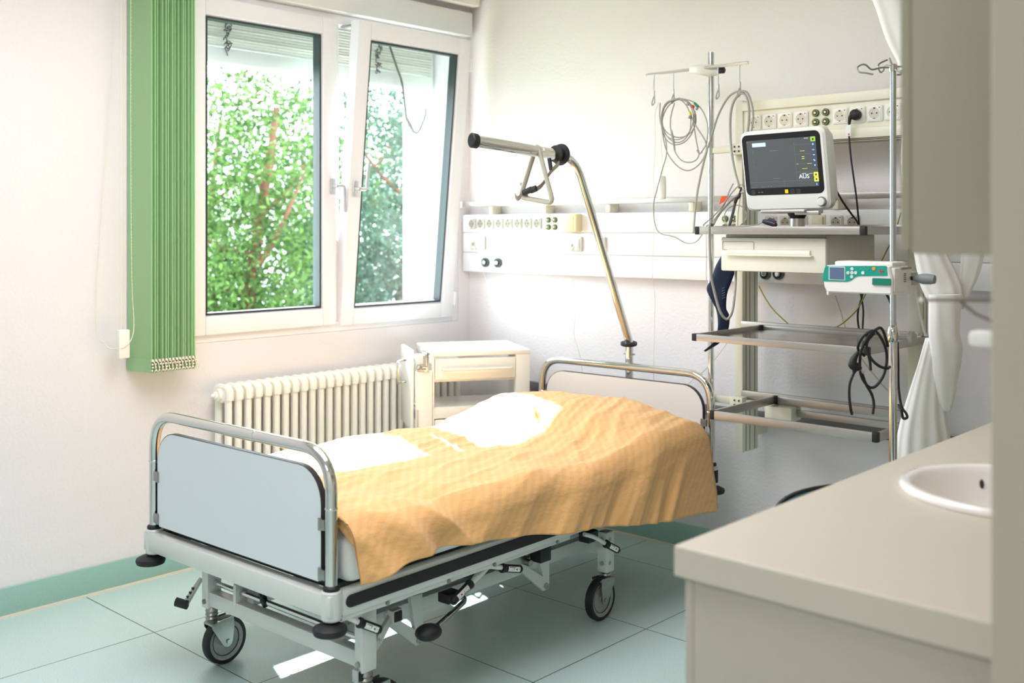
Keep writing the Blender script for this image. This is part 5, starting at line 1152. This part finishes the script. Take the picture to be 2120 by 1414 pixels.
for i in range(NV + 1):
    f = i / NV; v = 0.022 + (V1 - 0.022) * f
    for j in range(NL + NT + ND + 1):
        s, u, z, kind = duvet_point(v, j); vv = v
        drape = 0.0
        if kind == 2: drape = sst(U0, U0 + 0.16, s)
        # gathered front corner leans back from the foot
        if kind == 2: vv += 0.02 * sst(U0 + .06, U0 + 0.3, s) * math.exp(-v / 0.08)
        big = 0.012 * n3(v * 2.6 + 3, s * 2.8) + 0.009 * n3(v * 6, s * 5, 4)
        cre = 0.010 * max(0, ridge(v * 2.2 - s * 1.2, s * 8.5 + v * 3, 7.6) - 0.4) * (1 - drape)
        cr2 = 0.008 * max(0, ridge(v * 3.1 + s * 1.5, s * 15 + v * 3.5, 2) - 0.4) * (1 - drape * .6)
        foldd = drape * (0.036 * n3(v * 5.0 + s * 5.5, s * 1.1, 1) + 0.018 * ridge(v * 9 + s * 9, s * 1.6, 3) * sst(U0 + .08, U0 + .3, s))
        foldd *= 1 - 0.8 * sst(1.45, 1.75, v)
        cor = math.exp(-((v - 0.25) / 0.28) ** 2) * sst(0.62, 0.95, s) * 0.028 * ridge(v * 6 - s * 4.5, s * 3, 9)
        d = big + cre + cr2
        if kind != 2: z += d + cor * 0.5
        else:
            z += d * (1 - drape) ; u += foldd + cor + 0.01 * drape
        if kind == 0: u += 0.01 * n3(v * 8, s * 3)
        if kind == 1:
            z -= 0.030 * sst(V1 - 0.07, V1, v) ** 2 * 1.5
        z = max(z, 0.600) if kind == 1 else z
        if kind == 2:
            um = BW + 0.036; kk = 0.010; uu = um + kk * math.log(1 + math.exp(max(-30, min(30, (u - um) / kk)))); wq = sst(0.60, 0.53, z) if False else 1 - sst(0.53, 0.60, z); u = u * (1 - wq) + uu * wq
        if kind == 2: u = max(u, U0) 
        if f > 0.985 and kind == 2: u -= 0.012
        verts.append(Vector((u, vv, z))); uvs.append((s + 1, v))
W_ = NL + NT + ND + 1
faces = [(i * W_ + j, i * W_ + j + 1, (i + 1) * W_ + j + 1, (i + 1) * W_ + j) for i in range(NV) for j in range(W_ - 1)]
# folded-in corner flap at the foot
e0 = NL + NT + 10; base_i = len(verts); rows_ = list(range(e0, W_)); FLN = 8
for k, j in enumerate(rows_):
    p = verts[j]; t = k / (len(rows_) - 1)
    for q in range(1, FLN + 1):
        w = q / FLN; wl = 0.075 * (1 - t) + 0.012
        verts.append(Vector((p.x - wl * w, p.y + 0.014 * math.sin(w * math.pi) + 0.03 * w * t, p.z + 0.10 * w * t * (1 - 0.5 * w)))); uvs.append((uvs[j][0], uvs[j][1] - wl * w))
for k in range(len(rows_) - 1):
    for q in range(FLN):
        a = rows_[k] if q == 0 else base_i + k * FLN + q - 1; b_ = base_i + k * FLN + q
        c_ = rows_[k + 1] if q == 0 else base_i + (k + 1) * FLN + q - 1; d_ = base_i + (k + 1) * FLN + q
        faces.append((a, c_, d_, b_))
me = bpy.data.meshes.new('duvet'); me.from_pydata([WM[bed] @ p - WM[bed].translation for p in verts], [], faces); me.materials.append(ST)
uvl = me.uv_layers.new(name='UVMap')
for l in me.loops: uvl.data[l.index].uv = uvs[l.vertex_index]
for p in me.polygons: p.use_smooth = True
me.update()
dv = bpy.data.objects.new('duvet', me); COL.objects.link(dv); dv.location = WM[bed].translation; WM[dv] = Matrix.Translation(dv.location)
dv['label'] = 'rumpled orange striped duvet spread over the bed'; dv['category'] = 'duvet'
so = dv.modifiers.new('thickness', 'SOLIDIFY'); so.thickness = 0.004; so.offset = -1

# ------------------------------------------------------------------ lifting pole with grab handle
tp = thing('lifting_pole', 'chrome patient lifting pole rising behind the headboard', 'lifting pole', WM[bed] @ Vector((0.44, BL + 0.06, 0.45)))
TI = WM[tp].inverted()
ut = 0.44
def LT(x, y): return Lu(x, y, ut)
v0 = Lu(1303, 730, ut).y
P = [Vector((ut, v0, 0.42)), Vector((ut, v0, 0.90)), LT(1298, 690), LT(1225, 440), LT(1196, 345), LT(1176, 318), LT(1150, 318)]
P = [P[0], P[1]] + fillet([P[1], LT(1302, 705), LT(1190, 325), LT(1120, 313)], 0.10, 8)[1:]
def toW(P): return [WM[bed] @ p for p in P]
g = G(); g.tube(toW(P), 0.0175, 20); part('bent_tube', g, mat('chrome_warm', (216, 214, 210), 0.1, 1.0), tp)
a_, b_ = LT(1168, 323), LT(985, 292)
g = G(); g.tube(toW([a_, b_]), 0.0225, 22, flat=0.75); part('arm_tube', g, mat('chrome_warm', (216, 214, 210), 0.1, 1.0), tp)
dA = (WM[bed] @ b_ - WM[bed] @ a_).normalized()
g = G(); e_ = WM[bed] @ b_; g.tube([e_ - dA * 0.004, e_ + dA * 0.022, e_ + dA * 0.026], [0.0275, 0.0275, 0.022], 22, flat=0.72); part('end_cap', g, BLACK, tp)
g = G(); c_ = WM[bed] @ LT(1160, 320); ax = -dA
g.lathe([(0.025, -0.035), (0.034, -0.033), (0.034, -0.024), (0.026, -0.018), (0.026, -0.006), (0.042, -0.004), (0.044, 0.004), (0.040, 0.012), (0.030, 0.014), (0.024, 0.016)], c_, ax, 32); part('stop_ring', g, BLACK, tp)
q = WM[bed] @ Lu(1302, 712, ut); g = G(); g.lathe([(0.018, -0.006), (0.036, -0.004), (0.036, 0.006), (0.02, 0.009)], q, (0.1, -0.15, 1), 32); part('base_disc', g, BLACK, tp)
g = G(); g.tube(toW([Vector((ut - 0.028, v0, 0.86)), Vector((ut + 0.028, v0, 0.86))]), 0.0035, 8); g.tube(toW([Vector((ut - 0.022, v0, 0.80)), Vector((ut + 0.022, v0, 0.80))]), 0.0035, 8); part('lock_pin', g, ZINC, tp)
g = G(); g.tube(toW([Vector((ut, BL + 0.025, 0.425)), Vector((ut, v0, 0.425))]), 0.022, 14); part('socket_bracket', g, BEDPAINT, tp)
gh = thing('grab_handle', 'beige triangular grab handle slung over the lifting pole arm', 'handle', WM[bed] @ Lv(1112, 410, 1.40))
vt = Lu(1112, 310, ut).y
GH = mat('handle_beige', (160, 157, 142), 0.5)
tri = [Lv(1112, 297, vt), Lv(1073, 408, vt - 0.0), Lv(1152, 421, vt - 0.0)]
tri = [p + Vector((0, dy, 0)) for p, dy in zip(tri, (0, 0.012, -0.02))]
mid = (tri[0] + tri[1]) / 2
loop_ = fillet([mid, tri[0], tri[2], tri[1], mid], 0.03, 7)
g = G(); g.tube(toW(loop_[:-1]), 0.0102, 14, closed=True, flat=0.85); part('triangle_bar', g, GH, gh)
g = G(); g.tube(toW([tri[1] + Vector((0.003, 0, 0.055)), tri[1] + Vector((0.035, 0, 0.002))]), 0.006, 10); part('corner_bar', g, GH, gh)
STR = mat('strap_grey', (126, 118, 108), 0.7)
def strap(pts, w, name, m_):
    P_ = catmull([WM[bed] @ Lv(x, y, vt + d) for x, y, d in pts], 6); g = G()
    rings = []
    for p in P_: rings.append([p + Vector((0.25, -0.3, 0.92)) * (sx * w) + Vector((0.75, -0.62, -0.3)) * (sy * 0.0012) for sx, sy in ((-1, -1), (1, -1), (1, 1), (-1, 1))])
    g.ring_loft(rings); part(name, g, m_, gh)
strap([(1158, 338, .03), (1140, 356, .03), (1126, 378, .02), (1115, 389, .01), (1100, 396, 0)], 0.010, 'strap', STR)
strap([(1066, 404, 0), (1072, 411, 0), (1082, 402, 0), (1092, 396, 0)], 0.011, 'strap', STR)
g = G()
for (x0, y0, x1, y1) in ((1083, 400, 1100, 392), (1098, 394, 1110, 390)):
    A_, B_ = WM[bed] @ Lv(x0, y0, vt - .01), WM[bed] @ Lv(x1, y1, vt - .01); g.tube([A_, B_], 0.0125, 10, flat=0.6)
part('buckle', g, BLACK, gh)
g = G(); A_, B_ = WM[bed] @ Lv(1137, 328, vt + .03), WM[bed] @ Lv(1141, 352, vt + .03); g.tube([A_, B_], 0.008, 10); part('strap_hook', g, BLACK, gh)

# ------------------------------------------------------------------ bedside cabinet turned towards the bed head
CR = math.atan2(0.849, 0.529)
fl = Vector((-3.513, 3.156)); cxd = Vector((math.cos(CR), math.sin(CR))); cyd = Vector((-math.sin(CR), math.cos(CR)))
CWD, CDP, CH = 0.530, 0.42, 0.85
ctr = fl + cxd * (CWD / 2) + cyd * (CDP / 2)
bc = thing('bedside_cabinet', 'white bedside cabinet with drawer and open shelf in the corner', 'bedside cabinet', (ctr.x, ctr.y, 0), CR)
CI = WM[bc].inverted()
def Cf(x, y, off=0.0):
    r = ray(x); o2 = fl + cyd * off; d = o2.dot(cyd) / r.dot(cyd); return CI @ onD(x, y, d)
x0, x1, y0, y1 = -CWD / 2, CWD / 2, -CDP / 2, CDP / 2
yt = y1; y1 = y0 + 0.325
CW = mat('cabinet_white', (240, 239, 234), 0.35, var=0.01)
def cp(name, g, m, par=None, label=None): return part(name, g, m, par or bc, label, local=True)
xs_ = Cf(895, 740).x; zd0 = Cf(985, 784).z; zd1 = Cf(985, 738).z; zs = Cf(985, 842).z; zl = Cf(985, 862).z; xr_ = Cf(1068, 760).x
g = G(); g.box((xs_, y0 - 0.004, CH - 0.022), (x1 + 0.004, yt, CH), 0.006); cp('top', g, CW)
g = G()
g.box((x0, y0, 0.09), (xs_ + 0.006, y0 + 0.03, CH - 0.085), 0.003); g.box((xs_ - 0.004, y0, 0.09), (xs_ + 0.01, y0 + 0.05, CH - 0.02), 0.003)
g.box((x0, y1 - 0.05, 0.09), (x0 + 0.018, y1, CH - 0.085), 0.002); g.box((x0, y0, 0.09), (x0 + 0.016, y1, zs), 0.002)
g.box((xr_, y0, 0.09), (x1, y0 + 0.045, CH - 0.02), 0.004); g.box((x1 - 0.016, y0 + 0.04, 0.09), (x1, y1, CH - 0.02), 0.003)
g.box((x0, y0 + 0.004, zl - 0.004), (x1, y1, zs), 0.003); g.box((xs_, y0 + 0.02, zd0 - 0.012), (xr_ + 0.01, y1, zd0), 0.002); g.box((x0 + 0.01, y1 - 0.015, 0.09), (x1 - 0.01, y1, zl)); g.box((x0, y0 + 0.01, 0.085), (x1, y1, 0.10))
cp('carcass', g, CW)
g = G(); g.box((xs_ + 0.012, y0 - 0.006, zd0), (xr_ - 0.002, y0 + 0.02, zd1 - 0.006), 0.004); dw = cp('drawer', g, CW)
a_, b_ = Cf(915, 764), Cf(1059, 760); g = G(); zz = (a_.z + b_.z) / 2
g.tube(fillet([(a_.x, y0 - 0.005, zz), (a_.x + 0.005, y0 - 0.032, zz), (b_.x - 0.005, y0 - 0.032, zz), (b_.x, y0 - 0.005, zz)], 0.012), 0.006, 10); cp('drawer_handle', g, mat('handle_white', (236, 234, 228), 0.3), dw)
g = G(); g.box((xs_ + 0.012, y0 - 0.005, 0.11), (xr_ - 0.002, y0 + 0.014, zl - 0.008), 0.004); dr = cp('door', g, CW)
p = Cf(912, 878); g = G(); g.sphere((p.x, y0 - 0.012, p.z), 0.008, seg=12); cp('door_knob', g, ZINC, dr)
g = G(); g.box((x0 + 0.016, y0 + 0.02, zs), (x1 - 0.016, y1 - 0.02, zs + 0.003)); cp('shelf_liner', g, mat('liner_gloss', (226, 226, 222), 0.08))
# folded over-bed tray and its chrome bracket on the left side
g = G(); a_, b_ = Cf(838, 706, .0), Cf(860, 800)
g.box((x0 - 0.020, y0 + 0.03, 0.50), (x0 - 0.004, 0.09, CH + 0.008), 0.004); tr_ = cp('folding_tray', g, CW)
g = G(); xx = x0 - 0.035; g.tube(fillet([(xx, y0 + 0.16, 0.80), (xx - 0.03, y0 + 0.10, 0.80), (xx - 0.03, y0 + 0.10, 0.70), (xx, y0 + 0.16, 0.70)], 0.01), 0.006, 10); g.tube([(xx + 0.03, y0 + 0.14, 0.8), (xx, y0 + 0.16, 0.80)], 0.006, 10); g.tube([(xx + 0.03, y0 + 0.14, 0.70), (xx, y0 + 0.16, 0.70)], 0.006, 10); cp('tray_handle', g, CHROME, tr_)
c0 = Cf(868, 745); g = G(); g.box((c0.x - 0.012, y0 - 0.004, 0.765), (c0.x + 0.02, y0 + 0.06, CH - 0.012), 0.004); cp('bracket_block', g, mat('bracket_pale', (226, 228, 230), 0.4), tr_)
c1 = Cf(883, 745); g = G(); g.cyl((c1.x, y0 - 0.006, 0.770), (c1.x, y0 - 0.006, CH - 0.006), 0.011, seg=16); g.box((c1.x - 0.013, y0 - 0.008, CH - 0.02), (c1.x + 0.013, y0 + 0.2, CH - 0.004), 0.003); g.cyl((c1.x - 0.045, y0 - 0.006, 0.785), (c1.x, y0 - 0.006, 0.785), 0.012, seg=16); g.cyl((c1.x - 0.03, y0 - 0.012, 0.785), (c1.x - 0.03, y0 - 0.024, 0.785), 0.008, seg=14); cp('tray_hinge', g, CHROME, tr_)
for sx in (x0 + 0.04, x1 - 0.04):
    for sy in (y0 + 0.05, y1 - 0.05):
        g = G(); g.cyl((sx - 0.012, sy, 0.034), (sx + 0.012, sy, 0.034), 0.034, seg=20); g.box((sx - 0.016, sy - 0.015, 0.05), (sx + 0.016, sy + 0.015, 0.092), 0.004); cp('castor', g, GREYPL)
# ------------------------------------------------------------------ rest of the room behind the camera
g = G(); g.box((XL - WT, -2.75, -0.05), (XR + 0.2, -2.6, ZC + 0.1)); struct('wall_front', g, WALL, 'white wall behind the viewer')
g = G(); g.box((XR, -2.6, -0.05), (XR + 0.15, YB + 0.15, ZC + 0.1)); struct('wall_side', g, WALL, 'white side wall right of the viewer')

# ------------------------------------------------------------------ garden outside
g = G(); g.box((-40, -25, -3.2), (XL - WT - 0.6, 45, -3.0)); st = struct('ground', g, mat('lawn_green', (96, 128, 70), 0.95, bump=0.3, scale=8, var=0.25), 'lawn in the garden below the window'); 
def leaf_mat(name, c1, c2):
    m = bpy.data.materials.new(name); m.use_nodes = True; nt = m.node_tree; nt.nodes.clear(); L = nt.links.new
    o = nt.nodes.new('ShaderNodeOutputMaterial'); d = nt.nodes.new('ShaderNodeBsdfPrincipled'); t = nt.nodes.new('ShaderNodeBsdfTranslucent'); mx = nt.nodes.new('ShaderNodeMixShader'); mx.inputs[0].default_value = 0.35
    gi = nt.nodes.new('ShaderNodeNewGeometry'); rp = nt.nodes.new('ShaderNodeValToRGB'); rp.color_ramp.elements[0].color = srgb(c1); rp.color_ramp.elements[1].color = srgb(c2)
    L(gi.outputs['Random Per Island'], rp.inputs[0]); L(rp.outputs[0], d.inputs['Base Color']); L(rp.outputs[0], t.inputs[0]); d.inputs['Roughness'].default_value = 0.6; d.inputs['Specular IOR Level'].default_value = 0.15
    L(d.outputs[0], mx.inputs[1]); L(t.outputs[0], mx.inputs[2]); L(mx.outputs[0], o.inputs[0]); MATS[name] = m; return m
BARK = mat('bark_red', (104, 62, 46), 0.85, bump=0.5, scale=30, var=0.2)
def tree(x, y, spread, zc, zr, n, mats, label, seed, lean=0.3):
    random.seed(seed); base = Vector((x, y, -3.0))
    t = thing('tree', label, 'tree', base, group='trees outside the window')
    top = Vector((x + 0.2, y + lean, zc + zr * 0.6)); trunk = [base, Vector((x, y + lean * 0.2, -1.2)), Vector((x - .05, y + lean * .5, 0.6)), top]
    g = G(); g.tube(trunk, [0.14, 0.12, 0.07, 0.03], 10, sm=6); part('trunk', g, BARK, t)
    g = G(); tips = []
    for k in range(16):
        f = 0.25 + 0.7 * k / 16; q = catmull([Vector(p) for p in trunk], 10)[int(f * 29)]; a = random.uniform(0, 6.28); l = spread * random.uniform(0.5, 0.95)
        e = q + Vector((math.cos(a) * l * .8, math.sin(a) * l, random.uniform(0.3, 1.0) * l)); g.tube([q, q.lerp(e, .5) + Vector((0, 0, -0.08)), e], [0.035, 0.022, 0.008], 6, sm=3); tips += [q.lerp(e, s_) for s_ in (.5, .75, 1)]
    part('branches', g, BARK, t)
    vs, fs = [], []
    clusters = []
    for k in range(int(n * 1.35 / 90)):
        if random.random() < 0.35: c = random.choice(tips) + Vector([random.gauss(0, 0.25) for _ in range(3)])
        else:
            u = Vector([random.gauss(0, 1) for _ in range(3)]).normalized() * random.random() ** 0.45
            c = Vector((x + u.x * spread * 0.7, y + u.y * spread, zc + u.z * zr))
        clusters.append((c, random.uniform(0.14, 0.34)))
    for c, r_ in clusters:
        for k in range(90):
            p = c + Vector([random.gauss(0, r_ * .6) for _ in range(3)])
            nrm = Vector((random.gauss(0.2, 1), random.gauss(0, 1), random.gauss(0.6, 1))).normalized(); a = nrm.orthogonal().normalized(); a.rotate(Matrix.Rotation(random.uniform(0, 6.28), 3, nrm)); b_ = nrm.cross(a)
            s = random.uniform(0.024, 0.046); i = len(vs)
            vs += [p - a * s, p + b_ * s * .42 + nrm * s * .12, p + a * s, p - b_ * s * .42 + nrm * s * .12]; fs.append((i, i + 1, i + 2, i + 3))
    me = bpy.data.meshes.new('foliage'); inv = WM[t].inverted(); me.from_pydata([inv @ v for v in vs], [], fs); me.materials.append(mats); 
    o = bpy.data.objects.new('foliage', me); COL.objects.link(o); o.parent = t; WM[o] = WM[t]
L1 = leaf_mat('leaf_fresh', (36, 62, 26), (88, 116, 58)); L2 = leaf_mat('leaf_mid', (34, 60, 32), (84, 112, 70)); L3 = leaf_mat('leaf_cool', (34, 58, 46), (78, 106, 88))
q1 = onX(490, 400, -8.4); q2 = onX(660, 400, -10.9); q3 = onX(815, 400, -8.4)
tree(q1.x, q1.y, 1.15, 1.2, 2.2, 17000, L1, 'fresh green leafy tree outside at the left of the window', 11)
tree(q2.x, q2.y, 1.35, 1.3, 2.4, 17000, L2, 'green tree with reddish trunk outside behind the window middle', 23, 0.5)
tree(q3.x, q3.y, 1.05, 1.1, 2.1, 14000, L3, 'bluish green leafy tree outside behind the tilted sash', 37)
tree(-13.6, onX(650, 400, -13.6).y - 2.1, 1.9, 1.4, 2.6, 14000, L2, 'tall pale green tree farther back behind the other trees', 51)
tree(-13.6, onX(650, 400, -13.6).y + 1.9, 1.9, 1.4, 2.6, 14000, L3, 'broad tree farther back at the right of the garden', 67)

# ------------------------------------------------------------------ light
w = bpy.data.worlds.new('sky'); sc.world = w; w.use_nodes = True
bg = w.node_tree.nodes['Background']; bg.inputs[0].default_value = (0.84, 0.9, 1.0, 1); bg.inputs[1].default_value = 9.0
sl_ = bpy.data.lights.new('sun', 'SUN'); sl_.energy = 21.0; sl_.angle = R(0.6); sl_.color = (1.0, 0.98, 0.965)
so_ = bpy.data.objects.new('sun', sl_); COL.objects.link(so_)
tdir = Vector((0.935, -0.354, 0)).normalized() * math.cos(R(42.2)) + Vector((0, 0, -math.sin(R(42.2))))
so_.rotation_euler = tdir.to_track_quat('-Z', 'Y').to_euler()
def area(name, loc, rot, sx, sy, e, col=(0.95, 0.94, 1.0)):
    l = bpy.data.lights.new(name, 'AREA'); l.shape = 'RECTANGLE'; l.size = sx; l.size_y = sy; l.energy = e; l.color = col
    o = bpy.data.objects.new(name, l); COL.objects.link(o); o.location = loc; o.rotation_euler = rot; return o
area('ceiling_fill', (-2.2, 1.6, ZC - 0.03), (0, 0, 0), 1.8, 1.8, 38)  # added area light, no fixture seen; brightens walls, bed and floor
area('rear_fill', (-0.5, -1.1, ZC - 0.03), (0, 0, 0), 1.0, 1.0, 22, (1.0, 0.97, 0.93))  # added fill behind the viewer for the counter and foot panel
po = area('window_portal', (XL - 0.1, (WY0 + WY1) / 2, (WZ0 + 2.13) / 2), (0, R(-90), 0), 2.13 - WZ0, WY1 - WY0, 1); po.data.cycles.is_portal = True

# ------------------------------------------------------------------ camera and view
cam = bpy.data.cameras.new('camera'); co = bpy.data.objects.new('camera', cam); COL.objects.link(co); sc.camera = co
co.location = (0, 0, H); co.rotation_euler = (R(90), 0, -YAW)
cam.sensor_width = 36; cam.lens = F / 2120 * 36; cam.shift_y = -(707 - CY) / 2120; cam.clip_start = 0.05
cam.dof.use_dof = True; cam.dof.focus_distance = 3.6; cam.dof.aperture_fstop = 2.6; cam.dof.aperture_blades = 9
sc.view_settings.view_transform = 'Standard'; sc.view_settings.look = 'None'; sc.view_settings.gamma = 1; sc.view_settings.exposure = 0.62; sc.view_settings.use_curve_mapping = False
cy = sc.cycles
cy.max_bounces = 10; cy.diffuse_bounces = 6; cy.glossy_bounces = 5; cy.transmission_bounces = 6; cy.transparent_max_bounces = 12
cy.sample_clamp_indirect = 6.0; cy.caustics_reflective = False; cy.caustics_refractive = False; cy.use_denoising = True
